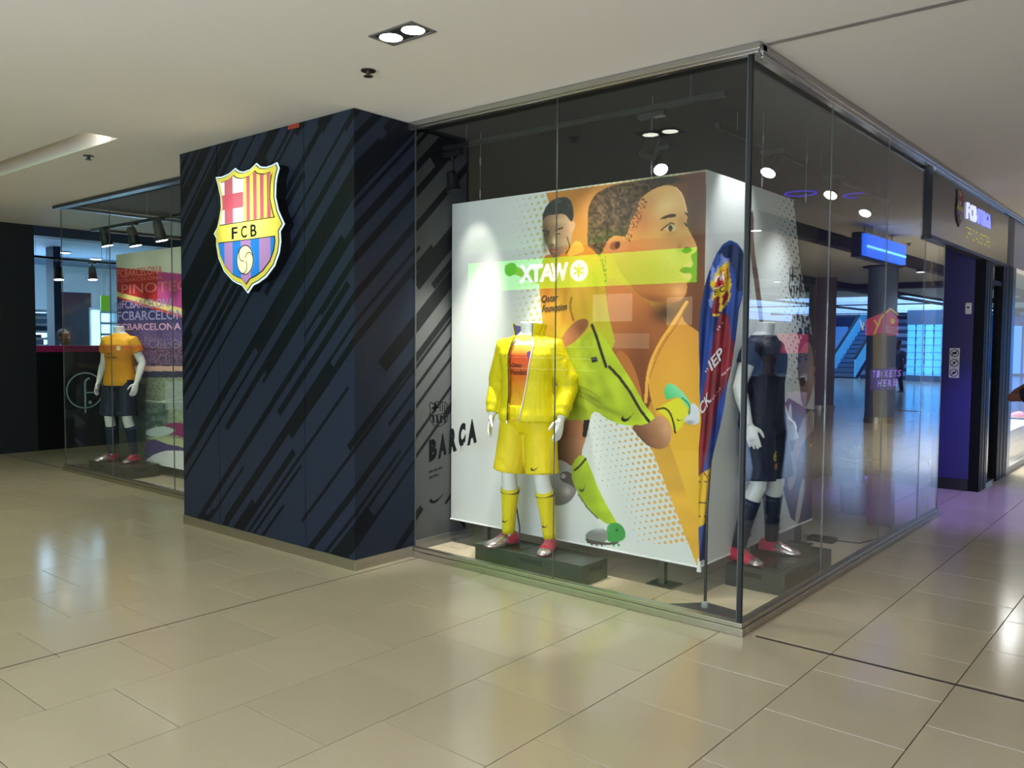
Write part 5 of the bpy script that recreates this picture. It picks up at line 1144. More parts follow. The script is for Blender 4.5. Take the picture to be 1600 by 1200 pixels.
# shop window track, hung on wires
def track(name, p, q, label, wires=()):
    p, q = np.asarray(p, float), np.asarray(q, float); t = thing('lighting_track', label, 'track', (p+q)/2); d = (q-p)/np.linalg.norm(q-p); n = np.array([-d[1], d[0], 0])
    MB().cbox((p+q)/2, d*np.linalg.norm(q-p)/2, n*.016, (0, 0, .016)).build('rail', BLACK, t)
    for k in wires: a = p+(q-p)*k; MB().tube([a, [a[0], a[1], H+.03]], .002, 6).build('wire', MATS['cable_steel'], t)
RZ = 2.94
track('t', (-.65, .9, RZ), (-.65, 4.6, RZ), 'black lighting track along the side window', (.08, .5, .9)); track('t', (-2.5, .30, RZ), (-.3, .30, RZ), 'black lighting track along the front corner window', (.1, .9))
spot_fixture((-2.43, .33, 2.63), (.25, -.05, -1), 'black spotlight above the far corner of the corner banner', .05, .15, rail_z=RZ-.02, lit=False)
spot_fixture((-.8, .30, 2.66), (-.12, -.35, -1), 'dim spotlight hanging over the middle of the corner banner', rail_z=RZ-.02, lit=False)
spot_fixture((-1.16, 1.08, 2.75), (.5, -.5, -.8), 'lit spotlight behind the top of the corner banner', rail_z=RZ-.02)
for i, (x, y, lb) in enumerate(((-.62, 1.64, 'first lit spotlight of the side window, above the crest print'), (-.59, 2.81, 'second lit spotlight of the side window, just beyond the banner'), (-.67, 3.95, 'third lit spotlight of the side window, nearest the entrance'))):
    spot_fixture((x, y, 2.75), (-.15, -.5, -.8), lb, .054, group='side window spotlights', rail_z=RZ-.02)
ls = [UN(168, 384, y=.25), UN(212, 384, y=.25), UN(253, 376, y=.25)]
track('t', (ls[0][0]-.5, .30, 2.80), (-5.6, .30, 2.80), 'black lighting track hung in the window past the dark column', (.1, .5, .8))
track('t', (ls[0][0]-.4, .45, 2.80), (ls[0][0]-.2, 3.2, 2.80), 'black lighting track running back from the window past the column', (.3, .9))
for q, lb in zip(ls, ('lit black spotlight of the window past the column, first from its corner', 'lit black spotlight of the window past the column, between its two neighbours', 'lit black spotlight of the window past the column, beside the dark column')):
    spot_fixture(q, (.10, .22, -1), lb, .062, .2, 'left window spotlights', rail_z=2.785)
for px0, px1, py in ((1226, 1276, 301), (1318, 1366, 304)):
    a, b = UN(px0, py, z=H+.012), UN(px1, py, z=H+.012); c = (a+b)/2; r = np.linalg.norm(b-a)/2
    t = thing('violet_ring_light', 'violet ring light on the dark ceiling of the shop', 'ceiling light', (c[0], c[1], H), group='violet ring lights'); mb = MB(); arcband(mb, (0, 0), r*.86, r, 0, 2*math.pi, 32, ((c[0], c[1], H+.008), (1, 0, 0), (0, -1, 0)), .012)
    mb.build('ring', mat('violet_ring', (60, 40, 220), .4, emit=(64, 40, 255), estr=.35), t); MB().cyl((c[0], c[1], H+.010), r*.84, .008, 28).build('disc', SOOT, t)
# ================================================================ NEIGHBOUR SHOP BEYOND THE LEFT WINDOW
l2 = [UN(92, 437, x=-11.5), UN(145, 437, x=-11.7)]
track('t', (-11.5, .7, 2.74), (-11.9, 3.0, 2.74), 'black lighting track in the neighbour shop', (.1, .6))
for q, lb in zip(l2, ('lit black spotlight of the neighbour shop next to the dark wall', 'lit black spotlight of the neighbour shop seen above the mannequin')): spot_fixture(q, (.12, 0, -1), lb, .07, .2, 'neighbour shop spotlights', rail_z=2.73)
for px, py, k in ((57, 418, 0), (116, 419, 1), (100, 395, 2), (150, 405, 3)):
    q = UN(px, py, z=H-.02); q = q if q[0] > -16 else UN(px, py, x=-15.0); t = thing('round_ceiling_light', 'round flush ceiling light of the neighbour shop', 'ceiling light', (q[0], q[1], H-.02), group='neighbour shop ceiling lights')
    MB().cyl((q[0], q[1], H-.022), .11, .02, 20).build('rim', WHITE, t); MB().cyl((q[0], q[1], H-.026), .095, .005, 20).build('lamp', LENSW, t)
SHW = mat('shelf_white', (220, 232, 240), .5, emit=(120, 200, 255), estr=.0)
def glazing(name, col, s): return mat(name, col, .3, emit=col, estr=s)
PAN = glazing('lit_panel_cool', (170, 225, 255), 2.6)
def shelf_unit(px0, px1, py0, py1, x, n, label):
    a, b = UN(px0, py1, x=x), UN(px1, py0, x=x); t = thing('shelving_unit', label, 'shelves', (x, (a[1]+b[1])/2, 0)); z0, z1 = a[2], b[2]
    MB().box(x-.4, x-.36, a[1], b[1], 0, z1).build('lit_back', PAN, t)
    for k in range(n+1): z = z0+(z1-z0)*k/n; MB().box(x-.36, x, a[1], b[1], z-.02, z+.02).build('shelf', SHW, t)
    for y in (a[1]-.02, b[1]): MB().box(x-.4, x, y, y+.03, 0, z1).build('side_panel', SHW, t)
    rnd = random.Random(px0)
    for k in range(n):
        z = z0+(z1-z0)*k/n+.02; y = a[1]+.1
        while y < b[1]-.3:
            w_ = rnd.uniform(.12, .3); g = MB().box(x-.32, x-.06, y, y+w_, z, z+rnd.uniform(.05, .14)).build('boxed_goods', mat('goods_%d' % rnd.randint(0, 2), [(60, 90, 120), (150, 180, 200), (40, 60, 90)][rnd.randint(0, 2)], .5)); tag(g, 'small boxed goods standing on the lit shelves of the neighbour shop', 'box', 'boxed goods in the neighbour shop'); y += w_+rnd.uniform(.04, .4)
shelf_unit(45, 84, 486, 540, -14.0, 5, 'lit white shelves of the neighbour shop beside the dark wall')
shelf_unit(158, 184, 488, 540, -14.0, 3, 'lit white shelves of the neighbour shop beside the stadium picture')
a, b = UN(146, 540, x=-13.2), UN(156, 485, x=-13.2); t = thing('light_column', 'tall glowing white panel in the neighbour shop', 'panel', (-13.2, (a[1]+b[1])/2, 0)); MB().box(-13.26, -13.2, a[1], b[1], 0, b[2]).build('lit_face', PAN, t); MB().box(-13.3, -13.26, a[1]-.03, b[1]+.03, 0, b[2]+.05).build('frame', SHW, t)
a, b = UN(86, 540, x=-13.0), UN(96, 450, x=-13.0); tag(MB().box(-13.3, -13.0, a[1], b[1], 0, H).build('square_pillar', mat('pillar_blue', (40, 56, 84), .6)), 'dark square pillar standing in the neighbour shop', 'pillar')
a, b = UN(96, 540, x=-13.6), UN(142, 458, x=-13.6); tag(MB().box(-13.9, -13.6, a[1], b[1], 0, b[2]).build('partition_panel', mat('pillar_grey', (84, 104, 122), .7)), 'grey partition panel behind the pillar of the neighbour shop', 'partition')
a, b = UN(158, 486, x=-12.5), UN(171, 462, x=-12.5); t = thing('hanging_sign', 'small bright green sign hanging in the neighbour shop', 'sign', (-12.5, a[1], a[2])); MB().box(-12.53, -12.5, a[1], b[1], a[2], b[2]).build('panel', glazing('green_panel', (110, 190, 50), .5), t)
for y in (a[1]+.03, b[1]-.03): MB().tube([(-12.515, y, b[2]), (-12.515, y, H)], .004, 6).build('wire', MATS['cable_steel'], t)
MB().box(-16.9, -10.62, .5, 6, H-.001, H+.0).build('shop_soffit', mat('soffit_blue', (120, 140, 170), .8), ceiling)
MB().box(-10.75, -10.45, .5, 6, 2.93, H).build('lintel', mat('lintel_dark', (40, 54, 84), .6), wl)
person((-11.9, 1.45, 0), math.pi*.6, STAND, 'person with dark hair standing behind the counter of the neighbour shop', cloth_mat('blue_cloth', (40, 50, 90)), JEAN, .93)
# ================================================================ ENTRANCE OF THE SHOP
fas = thing('fascia_sign', 'dark sign panel with a small crest and lit white lettering over the shop entrance', 'sign', (0, 5.0, 2.45))
FY0, FY1, FZ0, FZ1 = YS[2]+.01, 6.79, 2.455, H-.045
MB().box(-.06, .008, FY0, FY1, FZ0, FZ1).build('panel', mat('fascia_glass', (44, 47, 56), .18, noise=.05), fas); MB().box(-.07, .014, FY0, FY1, FZ0-.03, FZ0).build('bottom_edge', BLACK, fas); MB().box(-.02, .016, FY0+.02, FY1-.3, FZ1-.03, FZ1-.015).build('top_trim', RAILM, fas)
fx = lambda px, py: UN(px, py, x=.009); LW = mat('sign_letter_white', (240, 245, 255), .3, emit=(200, 210, 255), estr=.95); LW2 = mat('sign_letter_blue', (210, 215, 255), .3, emit=(120, 130, 255), estr=.9)
def split_letters(word, bl, br, tr, tl, fn, dv, m, parent, bold, name='letter'):
    n = len(word); bl, br, tr, tl = (np.asarray(q, float) for q in (bl, br, tr, tl))
    for i, ch in enumerate(word):
        a, b = (i+.16)/n, (i+.84)/n; mb = MB()
        letters_quad(mb, ch, (bl+(br-bl)*a, bl+(br-bl)*b, tl+(tr-tl)*b, tl+(tr-tl)*a), fn, dv, bold); mb.build(name, m, parent)
split_letters('FCB', (1508.5, 341), (1525.3, 348.5), (1525.3, 324), (1509, 315.5), fx, (.012, 0, 0), LW, fas, .025)
split_letters('OTIGA', (1525.8, 348.5), (1547, 358), (1547, 336.5), (1525.8, 324.5), fx, (.012, 0, 0), LW2, fas, .0)
DT = mat('sign_dots', (190, 180, 70), .4, emit=(200, 190, 80), estr=.5); mb = MB()
for x, y in [(360, 665), (405, 685), (440, 705), (490, 730), (545, 757), (395, 768), (432, 787), (362, 840), (490, 900), (545, 880), (580, 940), (632, 962), (632, 797), (670, 815), (705, 825), (740, 845), (780, 862), (745, 930), (775, 935), (705, 992), (775, 1022), (635, 875)]:
    u, v = 1480+x/12, 300+y/12; mb.prism([fx(u-1.2, v-1.2), fx(u+1.2, v-.2), fx(u+1.2, v+1.2), fx(u-1.2, v+.2)], (.004, 0, 0))
o = mb.build('lit_dots', DT, fas); o['kind'] = 'stuff'
a, b = UN(1492, 360, x=.009), UN(1504, 314, x=.009)
FL = dict(yellow=mat('c_yellow', (190, 176, 60), .4), white=mat('c_white', (225, 225, 230), .4), red=mat('c_red', (150, 50, 60), .4), gold=mat('c_gold', (186, 170, 90), .4), blue=mat('c_blue', (90, 84, 160), .4), garnet=mat('c_garnet', (120, 70, 130), .4), ball=mat('c_ball', (200, 190, 110), .4), black=BLACK, ink=MATS['ink'])
MB().prism([(.008, a[1]+(b[1]-a[1])*p[0], 2.62+.34*(1-p[1])) for p in inset(OUTU, 0)], (.006, 0, 0)).build('crest_block', BLACK, fas)
crest(fas, ((.015, a[1], 2.62), (0, 1, 0), (0, 0, 1)), b[1]-a[1], .34, FL, step=.002, text=False)
PUR = mat('purple_wall', (44, 38, 104), .5); FRM = mat('door_frame_black', (10, 10, 12), .5, spec=.12)
door = struct('door_1', MB().box(-.10, 0, 5.74, 6.10, 0, FZ0).box(-.10, 0, 6.67, 7.25, 0, FZ0), FRM)
MB().box(-.06, -.045, 6.10, 6.67, .02, FZ0).build('pane', glass_mat('door_glass', (.30, .32, .36), .22), door); MB().box(-.08, -.02, 6.10, 6.67, 0, .03).build('threshold', STEEL, door); MB().box(-.09, -.01, 6.10, 6.67, 2.2, 2.25).build('cross_rail', FRM, door)
for y in (5.86, 5.98, 6.85, 7.05): MB().box(-.001, .006, y, y+.02, .0, FZ0).build('frame_groove', mat('frame_grey2', (44, 44, 48), .3), door)
jam = struct('wall_entrance', MB().box(-1.6, -.1, 5.74, 5.9, 0, FZ0+.3), PUR); MB().box(-1.6, -.1, 5.725, 5.74, 0, .12).build('skirting', BLACK, jam)
struct('wall_entrance_inner', MB().box(-1.7, -1.6, 4.6, 7.6, 0, H), PUR)
sy = 5.738; a, b = UN(1482.5, 590, y=sy), UN(1500, 544, y=sy); t = thing('prohibition_sign', 'white notice with three round prohibition symbols on the purple entrance wall', 'notice', (a[0], sy, a[2]))
MB().box(a[0], b[0], sy-.004, sy, a[2], b[2]).build('plate', WHITE, t); cx = (a[0]+b[0])/2; hh = (b[2]-a[2])/3
for k in range(3):
    c = (0, hh*(k+.5)); R_ = hh*.40; fr = ((cx, sy-.0045, a[2]), (1, 0, 0), (0, 0, 1)); mb = MB(); arcband(mb, c, R_*.82, R_, 0, 2*math.pi, 20, fr, .001)
    mb.cbox((cx, sy-.005, a[2]+c[1]), np.array([.7, 0, .7])*R_, (0, .0005, 0), np.array([.7, 0, -.7])*R_*.09); mb.build('symbol_ring', BLACK, t)
    ic = MB(); y_ = sy-.0055
    if k == 2: ic.box(cx-R_*.5, cx+R_*.5, y_-.0005, y_, a[2]+c[1]-R_*.3, a[2]+c[1]+R_*.3); ic.cyl((cx, y_-.001, a[2]+c[1]), R_*.2, .0008, 12, 1)
    elif k == 1: ic.prism([(cx-R_*.4, y_, a[2]+c[1]+R_*.3), (cx+R_*.4, y_, a[2]+c[1]+R_*.3), (cx, y_, a[2]+c[1]-R_*.5)], (0, -.0005, 0))
    else: ic.cbox((cx, y_, a[2]+c[1]), (R_*.4, 0, R_*.1), (0, .0005, 0), (R_*.05, 0, R_*.3))
    ic.build('symbol', BLACK, t)
q = UN(1514, 482, y=sy); t = thing('wall_sensor', 'small white sensor box high on the purple entrance wall', 'sensor', (q[0], sy, q[2])); MB().box(q[0]-.03, q[0]+.03, sy-.04, sy, q[2]-.06, q[2]+.06).build('case', WHITE, t, bevel=.01); MB().cyl((q[0], sy-.044, q[2]+.01), .012, .006, 12, 1).build('eye', BLACK, t)
# vinyl strip with handwriting on the last panes
m = glass_mat('lilac_film', (.80, .74, .90), .04); nt = m.node_tree
mx = nt.nodes.new('ShaderNodeMixShader'); df = nt.nodes.new('ShaderNodeBsdfDiffuse'); df.inputs[0].default_value = (.62, .52, .78, 1); mx.inputs[0].default_value = .30
outn = nt.nodes['Material Output']; src = outn.inputs[0].links[0].from_socket; nt.links.new(src, mx.inputs[1]); nt.links.new(df.outputs[0], mx.inputs[2]); nt.links.new(mx.outputs[0], outn.inputs[0])
vx = -.040; y0 = UN(1437, 600, x=vx)[1]; y1 = UN(1459, 600, x=vx)[1]
MB().box(vx-.001, vx, y0, y1, .075, 2.42).build('vinyl_strip', m, win2)
vf = lambda px, py: UN(px, py, x=vx+.0006); mb = MB()
for pts in ([(1452, 400), (1458, 415), (1452, 430), (1459, 445)], [(1453, 470), (1459, 480), (1454, 500), (1460, 512)], [(1455, 516), (1459, 530), (1454, 545), (1458, 562)], [(1457, 543), (1454, 552), (1459, 560), (1456, 568)], [(1452, 592), (1457, 600), (1453, 608), (1456, 616)], [(1452, 625), (1454, 640), (1452, 650)], [(1454, 656), (1450, 670), (1456, 676), (1455, 662), (1451, 680)], [(1451, 712), (1449, 722), (1452, 728)], [(1449, 740), (1452, 748), (1449, 757)], [(1448, 765), (1450, 773), (1447, 780)], [(1447, 790), (1448, 801)]):
    P = np.asarray(pts, float)
    for _ in range(2): P = np.vstack([P[:1], np.stack([.75*P[:-1]+.25*P[1:], .25*P[:-1]+.75*P[1:]], 1).reshape(-1, 2), P[-1:]])
    pl(mb, P, 2.0, vf, (.0008, 0, 0))
o = mb.build('handwriting', mat('vinyl_yellow', (214, 196, 40), .5, emit=(214, 196, 40), estr=.0), win2)
# ticket totem, planter and bin behind the side window
TO = np.array([-.62, 4.25, 0]); TN = np.array([.283, -.959, 0]); tp = lambda x, y: UNP(x, y, TO, TN); th_ = TN*-.03
tot = thing('ticket_totem', 'tall ticket totem with burgundy head panel and yellow post behind the side window', 'sign', TO)
MB().prism([tp(1350, 792), tp(1390, 792), tp(1390, 752), tp(1350, 752)], TN*-.36).build('plinth', mat('plinth_lilac', (170, 166, 206), .6), tot)
MB().prism([tp(1364, 752), tp(1386, 752), tp(1386, 520), tp(1364, 520)], TN*-.10).build('post', mat('post_yellow', (176, 140, 40), .6), tot)
MB().prism([tp(1352, 524), tp(1404, 524), tp(1404, 497), tp(1390, 484), tp(1352, 500)], th_).build('head_panel', mat('burgundy_panel', (150, 36, 66), .5, emit=(190, 40, 80), estr=.5), tot)
mb = MB(); tpf = lambda x, y: tp(x, y)+TN*.004; pl(mb, [(1366, 523), (1376, 497), (1391, 482), (1404, 492)], 2.6, tpf, TN*.004); pl(mb, [(1366, 500), (1372, 510), (1376, 497)], 2.4, tpf, TN*.004); pl(mb, [(1344, 500), (1348, 516), (1350, 504)], 2.2, tpf, TN*.004)
mb.build('yellow_trim', mat('trim_yellow', (226, 196, 60), .5, emit=(226, 196, 60), estr=.3), tot)
mb = MB(); 
for k in range(3): pl(mb, [(1382, 510+4*k), (1402, 513+4*k)], 1.6, tpf, TN*.004)
mb.build('text_lines', WHITE, tot); MB().prism([tpf(*q) for q in ((1391, 499), (1396, 497), (1399, 501), (1397, 506), (1392, 506))], TN*.004).build('head_crest', MATS['trim_yellow'], tot)
MB().prism([tp(1360, 610), tp(1403, 608), tp(1403, 574), tp(1360, 577)], TN*.05).build('ticket_panel', mat('ticket_purple', (84, 40, 112), .5, emit=(90, 50, 150), estr=.25), tot)
LV = mat('ticket_letter', (190, 150, 240), .5, emit=(170, 140, 250), estr=.6); tpl = lambda x, y: tp(x, y)+TN*.054
split_letters('TICKETS', (1362, 590), (1408, 588), (1409, 577.5), (1363, 579), tpl, TN*.006, LV, tot, .02); split_letters('HERE', (1370, 604), (1402, 602), (1403, 592), (1371, 593.5), tpl, TN*.006, LV, tot, .02)
pq = UN(1405, 826, z=0); t = thing('litter_bin', 'short round pinkish bin standing behind the side window', 'bin', (pq[0]-.18, pq[1]+.1, 0)); pc = (pq[0]-.18, pq[1]+.1)
MB().cyl((pc[0], pc[1], 0), .11, .42, 22).build('drum', mat('bin_pink', (120, 76, 100), .5), t); MB().cyl((pc[0], pc[1], .42), .118, .025, 22).build('rim', mat('bin_rim', (90, 60, 90), .4), t)
pot = thing('leafy_plant', 'yellowish leafy plant in a pot on the floor behind the side window', 'plant', (-.62, 3.75, 0)); MB().cyl((-.62, 3.75, 0), .12, .30, 18, 2, .16).build('pot', mat('pot_grey', (120, 116, 130), .6), pot); rnd = random.Random(5)
MB().tube([(-.62, 3.75, .28), (-.61, 3.75, .48)], .012, 8).build('stem', mat('stem_brown', (90, 76, 40), .7), pot); lm = mat('leaf_olive', (126, 120, 52), .6)
for k in range(40):
    a = rnd.uniform(0, 2*math.pi); e = rnd.uniform(-.2, 1.2); r0 = .05; r1 = rnd.uniform(.14, .22); c = np.array([-.61, 3.75, .46]); d = np.array([math.cos(a)*math.cos(e), math.sin(a)*math.cos(e), math.sin(e)]); sd = np.array([-math.sin(a), math.cos(a), 0])*.028
    MB().prism([c+d*r0, c+d*(r0+r1)*.5+sd, c+d*r1, c+d*(r0+r1)*.5-sd], np.cross(d, sd)/.028*.002).build('leaf', lm, pot)
t = thing('floor_cable', 'thin dark cable lying on the floor inside the side window', 'cable', (-.2, 2.6, 0)); MB().tube([(-.45, 2.5, .006), (-.2, 2.55, .006), (-.12, 2.9, .006), (-.18, 3.3, .006), (-.4, 3.5, .006)], .005, 6).build('lead', RUB, t); MB().box(-.56, -.36, 2.40, 2.52, 0, .03).build('adapter', BLACK, t)
# ================================================================ NEXT STOREFRONT TO THE RIGHT OF THE ENTRANCE
NX = struct('wall_next_shop', MB().box(-1.6, -1.5, 7.3, 14, 0, H), mat('next_white', (236, 236, 234), .6)); struct('wall_next_side', MB().box(-2.6, -.08, 7.28, 7.36, 0, H), MATS['next_white'])
win4 = struct('window_4', MB().box(-.09, .0, 7.25, 14, 0, .08).box(-.09, 0, 7.25, 14, 2.46, H-.04), mat('grey_panel', (150, 148, 146), .5)); MB().box(-.07, -.058, 7.42, 14, .08, 2.46).build('pane', GLASS, win4); MB().box(-.09, .004, 7.25, 7.42, .08, 2.46).build('jamb', mat('jamb_grey', (120, 126, 140), .25, metal=.6), win4)
area((-.75, 9.5, 2.9), (-.75, 9.5, 0), 1.2, 4, 700, (1, .98, .96), 'next_shop_light')
t = thing('white_plinth', 'low white plinth in the bright shop window past the entrance', 'plinth', (-.45, 9.2, 0)); MB().box(-.75, -.15, 8.2, 10.2, 0, .42).build('block', WHITE, t, bevel=.004); MB().box(-.76, -.14, 8.19, 10.21, .42, .44).build('top', WHITE, t)
sq = UN(1590, 669, x=-.4); sh = thing('pink_shoe', 'pink shoe displayed on the white plinth of the bright window', 'shoe', (-.4, sq[1], .44)); mb = MB(); mb.loft(boot_rings(.004)); mb.v = [(-.4+y, sq[1]+x, .44+z) for x, y, z in mb.v]; mb.build('upper', mat('shoe_pink', (226, 130, 124), .5), sh, smooth=True); mb = MB(); mb.loft([[(x*1.05, y*1.03, min(z, .02)) for x, y, z in r] for r in boot_rings(.004)]); mb.v = [(-.4+y, sq[1]+x, .44+z) for x, y, z in mb.v]; mb.build('sole', WHITE, sh)
t = thing('display_shelves', 'white wall shelves with small wares in the bright window past the entrance', 'shelves', (-1.0, 9.6, 0))
for z in (1.15, 1.55, 1.95): MB().box(-1.3, -.9, 8.3, 12.5, z, z+.03).build('shelf', WHITE, t)
for y in (8.4, 10.4, 12.4): MB().box(-1.3, -1.27, y, y+.03, 0, 2.4).build('upright', WHITE, t)
rnd = random.Random(9)
for z in (1.18, 1.58, 1.98):
    y = 8.5
    while y < 12.2:
        k = rnd.randint(0, 2); t = thing('small_vase', 'small %s vase standing on the white wall shelves' % ('brown', 'grey', 'cream')[k], 'vase', (-1.05, y, z), group='vases on the white shelves')
        MB().tube([(-1.05, y, z), (-1.05, y, z+.05), (-1.05, y, z+.13), (-1.05, y, z+.17)], [.04, .065, .05, .025], 12).build('body', mat('vase_%d' % k, [(120, 84, 60), (90, 90, 96), (180, 160, 140)][k], .4), t); MB().cyl((-1.05, y, z+.17), .03, .02, 12).build('lip', MATS['vase_%d' % k], t); y += rnd.uniform(.28, .6)
# ================================================================ SIDE CONCOURSE (seen mirrored in the side window)
def RV(px, py, **k):
    if 'x' in k: k['x'] = -k['x']-.06
    q = UN(px, py, **k); return np.array([-q[0]-.06, q[1], q[2]])
q = RV(1373, 660, z=0); t = thing('round_column', 'grey round column with a yellow notice band in the side concourse', 'column', (q[0], q[1], 0)); MB().cyl((q[0], q[1], 0), .27, H, 28).build('shaft', mat('column_blue', (92, 104, 128), .4), t); MB().cyl((q[0], q[1], 0), .285, .12, 28).build('base_ring', STEEL, t); MB().cyl((q[0], q[1], H-.02), .38, .02, 28).build('collar', SOOT, t)
q = RV(1281, 640, z=0); t = thing('round_column', 'brownish round column of the side concourse nearer the far stairs', 'column', (q[0], q[1], 0)); MB().cyl((q[0], q[1], 0), .30, H, 28).build('shaft', mat('column_brown', (128, 112, 112), .4), t); MB().cyl((q[0], q[1], 0), .32, .12, 28).build('base_ring', STEEL, t)
t = thing('hanging_lightbox', 'blue lightbox sign hanging from the concourse ceiling', 'sign', (1.6, 7.7, 2.9)); MB().box(1.48, 1.54, 6.83, 8.55, 2.66, 2.93).build('lit_face', mat('lightbox_blue', (60, 120, 255), .3, emit=(50, 110, 255), estr=2.2), t); MB().box(1.54, 1.66, 6.80, 8.58, 2.64, 2.95).build('case', BLACK, t); MB().box(1.474, 1.48, 6.83, 8.55, 2.755, 2.785).build('tube_glow', mat('lightbox_tube', (120, 200, 255), .3, emit=(120, 210, 255), estr=3), t)
for y in (7.1, 8.3): MB().tube([(1.6, y, 2.95), (1.6, y, H)], .006, 6).build('rod', BLACK, t)
for k, (x, y) in enumerate(((2.4, 2.0), (2.4, 5.6), (2.4, 9.4), (2.33, 10.2), (2.4, 13.0), (5.6, 3.5), (5.6, 8), (5.6, 14))):
    t = thing('can_light', 'black cylindrical can light under the concourse ceiling', 'ceiling light', (x, y, 2.9), group='concourse can lights'); MB().cyl((x, y, 2.9), .075, H-2.9, 18).build('can', BLACK, t); MB().cyl((x, y, 2.897), .066, .004, 18).build('lens', LENSW, t)
GB = glazing('blue_glazing', (80, 175, 255), 2.6); GB2 = glazing('blue_glazing_soft', (70, 140, 240), 1.9); ALU = mat('alu_blue', (120, 140, 170), .35, metal=.5)
w5 = struct('window_5', MB().box(4.0, 15.5, 44.6, 44.7, 0, .1).box(4.0, 15.5, 44.6, 44.7, 2.5, 2.6), ALU)
for k in range(8):
    x = 4.0+1.43*k; MB().box(x+.05, x+1.38, 44.62, 44.66, .1, 2.5).build('pane', GB2, w5); MB().box(x, x+.05, 44.58, 44.7, .1, 2.5).build('mullion', ALU, w5)
a, b = RV(1406, 600, z=0), RV(1452, 600, z=0); yy = a[1]+3
w6 = struct('window_6', MB().box(b[0]-.3, a[0]+.6, yy, yy+.1, 0, .25).box(b[0]-.3, a[0]+.6, yy, yy+.1, 2.35, H), ALU); n = 5; wd = (a[0]+.6-b[0]+.3)/n
for k in range(n): MB().box(b[0]-.3+wd*k+.03, b[0]-.3+wd*(k+1)-.03, yy+.02, yy+.06, .25, 2.35).build('pane', GB, w6)
for k in range(7): MB().box(b[0]-.3, a[0]+.6, yy-.02, yy+.02, .3+.3*k, .315+.3*k).build('glazing_bar', ALU, w6)
a, b = RV(1160, 498, x=15.55), RV(1238, 462, x=15.55)
w7 = struct('window_7', MB().box(15.5, 15.6, min(a[1], b[1])-.1, max(a[1], b[1])+.1, a[2]-.1, a[2]).box(15.5, 15.6, min(a[1], b[1])-.1, max(a[1], b[1])+.1, b[2], b[2]+.1), ALU); n = 4; wd = abs(b[1]-a[1])/n
for k in range(n): MB().box(15.53, 15.57, min(a[1], b[1])+wd*k+.02, min(a[1], b[1])+wd*(k+1)-.02, a[2], b[2]).build('pane', glazing('pale_glazing', (150, 190, 255), 3.0), w7)
# escalator and stairs
e0 = RV(1297, 590, z=0); esc = thing('escalator', 'escalator with blue lit glass balustrade rising to the upper floor', 'escalator', (e0[0], e0[1], 0)); sl = math.tan(math.radians(29)); L_ = 5.4
def slope_box(mb, x0, x1, y0, z0, z1, ln): return mb.prism([(x0, y0, z0), (x0, y0+ln, z0+ln*sl), (x0, y0+ln, z1+ln*sl), (x0, y0, z1)], (x1-x0, 0, 0))
slope_box(MB(), e0[0]-1.1, e0[0], e0[1], -.25, .05, L_).build('truss', mat('escalator_dark', (46, 52, 66), .5), esc)
for x in (e0[0]-1.1, e0[0]-.06): bl = slope_box(MB(), x, x+.05, e0[1], .05, .85, L_).build('balustrade', mat('balustrade_lit', (120, 200, 240), .2, emit=(70, 170, 240), estr=.9), esc); slope_box(MB(), x-.02, x+.07, e0[1], .85, .93, L_).build('handrail', BLACK, bl)
for k in range(14): y = e0[1]+.38*k; MB().box(e0[0]-1.04, e0[0]-.07, y, y+.4, y*0+k*.38*sl+.02, (k+1)*.38*sl).build('step', ALU, esc)
st = thing('staircase', 'wide staircase with dark treads beside the escalator', 'stairs', (e0[0]-2.4, e0[1], 0))
for k in range(17): MB().box(e0[0]-3.6, e0[0]-1.3, e0[1]+.3*k, e0[1]+.3*k+.3, 0 if k < 1 else .17*k-.03, .17*(k+1)).build('tread', mat('tread_%d' % (k % 2), [(40, 52, 74), (140, 160, 190)][k % 2], .5), st)
for k, (px, lb, pose, rz) in enumerate(((1412, 'distant person walking across the side concourse', WALK_P, 1.6), (1440, 'distant person standing by the glazing of the side concourse', STAND, .4))):
    q = RV(px, 607, z=0); person((q[0], q[1]-3, 0), rz, pose, lb, BLK if k == 0 else cloth_mat('grey_cloth', (70, 74, 90)), JEAN, .93)
q = RV(1546, 600, z=0); person((q[0]-1.0, 24, 0), 2.4, WALK_P, 'distant person walking, mirrored in the glass door of the entrance', BLK, JEAN, .93)
# red shop at the far side of the concourse
rx = 15.58; a, b = RV(1213, 552, x=rx), RV(1262, 522, x=rx); t = thing('red_shop_sign', 'red lit shop sign on the far wall of the concourse', 'sign', (rx, (a[1]+b[1])/2, a[2])); MB().box(rx-.08, rx, min(a[1], b[1]), max(a[1], b[1]), a[2], b[2]).build('lit_face', mat('red_face', (220, 40, 40), .4, emit=(220, 36, 36), estr=.9), t); MB().box(rx-.02, rx+.01, min(a[1], b[1])-.1, max(a[1], b[1])+.1, a[2]-.1, b[2]+.1).build('case', BLACK, t)
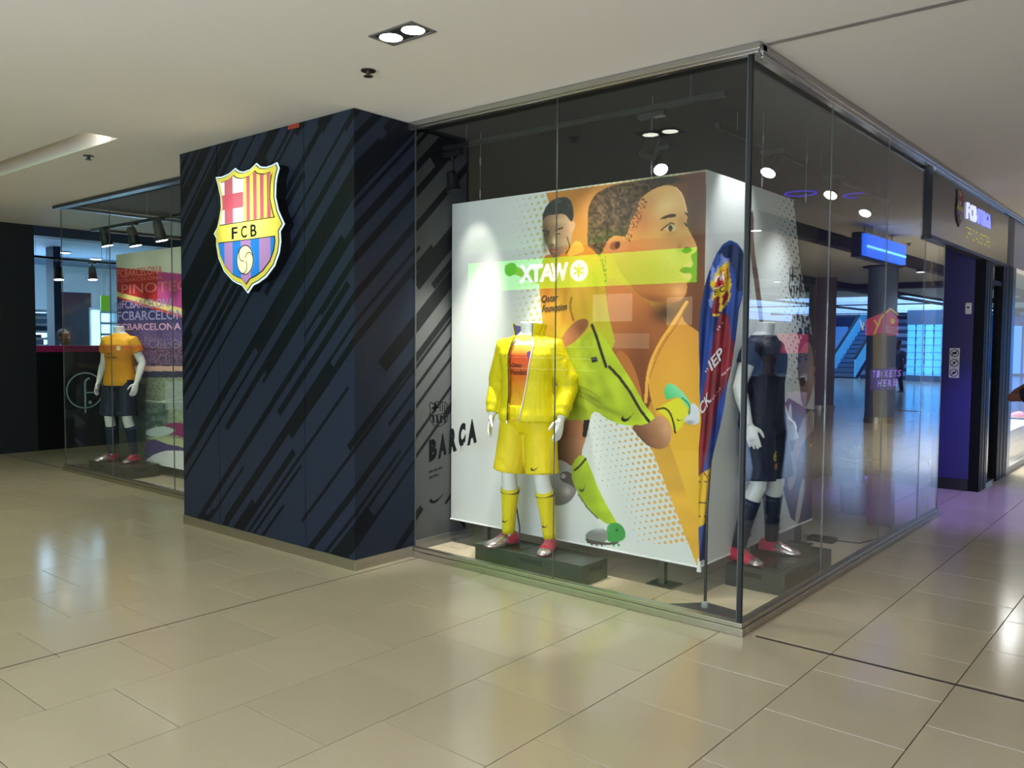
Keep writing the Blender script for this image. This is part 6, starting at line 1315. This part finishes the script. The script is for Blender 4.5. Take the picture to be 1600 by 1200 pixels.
# ================================================================ OPPOSITE STOREFRONT (mirrored in the front window)
OY = -6.62
wo = struct('wall_opposite', MB().box(-13, -3.0, OY-.12, OY-.1, 0, H), mat('opposite_dark', (70, 60, 52), .7))
gs = thing('green_shop_sign', 'long green lit shop sign with white lettering on the opposite storefront', 'sign', (-5.8, OY, 2.4)); gx0, gx1 = -8.4, UN(1088, 410, y=-OY+.06)[0]; gz0, gz1 = 2.40, 2.89
MB().box(gx0, gx1, OY-.1, OY, gz0, gz1).build('lit_face', mat('green_face', (100, 190, 30), .4, emit=(70, 205, 14), estr=10.0), gs); MB().box(gx0-.03, gx1+.03, OY-.11, OY-.02, gz0-.03, gz1+.03).build('case', BLACK, gs)
LWS = mat('sign_white_lit', (250, 250, 255), .4, emit=(225, 235, 255), estr=14.0)
for ch, pxc, w_ in (('W', 874, .34), ('A', 855, .30), ('T', 838, .27), ('X', 823, .29)):
    c = UN(pxc, 425, y=-OY+.06); mb = MB(); letters(mb, ch, (c[0]+w_/2, OY+.001, 2.51), (-1, 0, 0), (0, 0, 1), w_, .29, .01, .035); mb.build('letter', LWS, gs)
c = UN(905, 425, y=-OY+.06); MB().cyl((c[0], OY+.001, 2.655), .165, .012, 28, 1).build('round_logo', LWS, gs)
mb = MB()
for k in range(3): a_ = math.pi*k/3+math.pi/2; mb.cbox((c[0], OY+.0145, 2.655), np.array([math.cos(a_), 0, math.sin(a_)])*.105, (0, .0015, 0), np.array([-math.sin(a_), 0, math.cos(a_)])*.014)
mb.build('logo_star', MATS['green_face'], gs)
for x0, x1, z0, z1, e_ in ((-5.6, -4.9, 1.86, 2.28, 2.2), (-4.3, -3.9, 1.80, 2.2, 1.6), (-5.2, -4.6, 1.45, 1.68, 1.2)):
    t = thing('lit_panel', 'cream lit panel inside the opposite storefront', 'panel', ((x0+x1)/2, OY, z0), group='lit panels of the opposite shop'); MB().box(x0, x1, OY-.09, OY-.06, z0, z1).build('face', mat('cream_lit_%d' % int(e_*10), (240, 226, 200), .5, emit=(240, 222, 190), estr=e_), t); MB().box(x0-.02, x1+.02, OY-.1, OY-.085, z0-.02, z1+.02).build('case', BLACK, t)
t = thing('goods_rack', 'lit shelves of small white goods inside the opposite storefront', 'shelves', (-6.2, OY, 0))
for k, z in enumerate((1.12, 1.30, 1.48)):
    MB().box(-7.2, -5.4, OY-.1, OY+.12, z-.02, z).build('shelf', mat('rack_grey', (90, 86, 80), .5), t); MB().box(-7.2, -5.4, OY+.115, OY+.125, z-.025, z-.01).build('strip_light', mat('strip_lit', (255, 250, 240), .5, emit=(255, 248, 235), estr=1.0), t)
    for j in range(11):
        if (j*7+k*3) % 5 == 0: continue
        x = -7.1+.16*j; g = MB().tube([(x, OY, z), (x, OY, z+.07), (x, OY, z+.10)], [.035, .038, .015], 10).build('white_jar', WHITE); tag(g, 'small white jar on the lit shelves of the opposite storefront', 'jar', 'white jars of the opposite shop')
for o in bpy.data.objects:
    if '_org' in o.keys(): del o['_org']
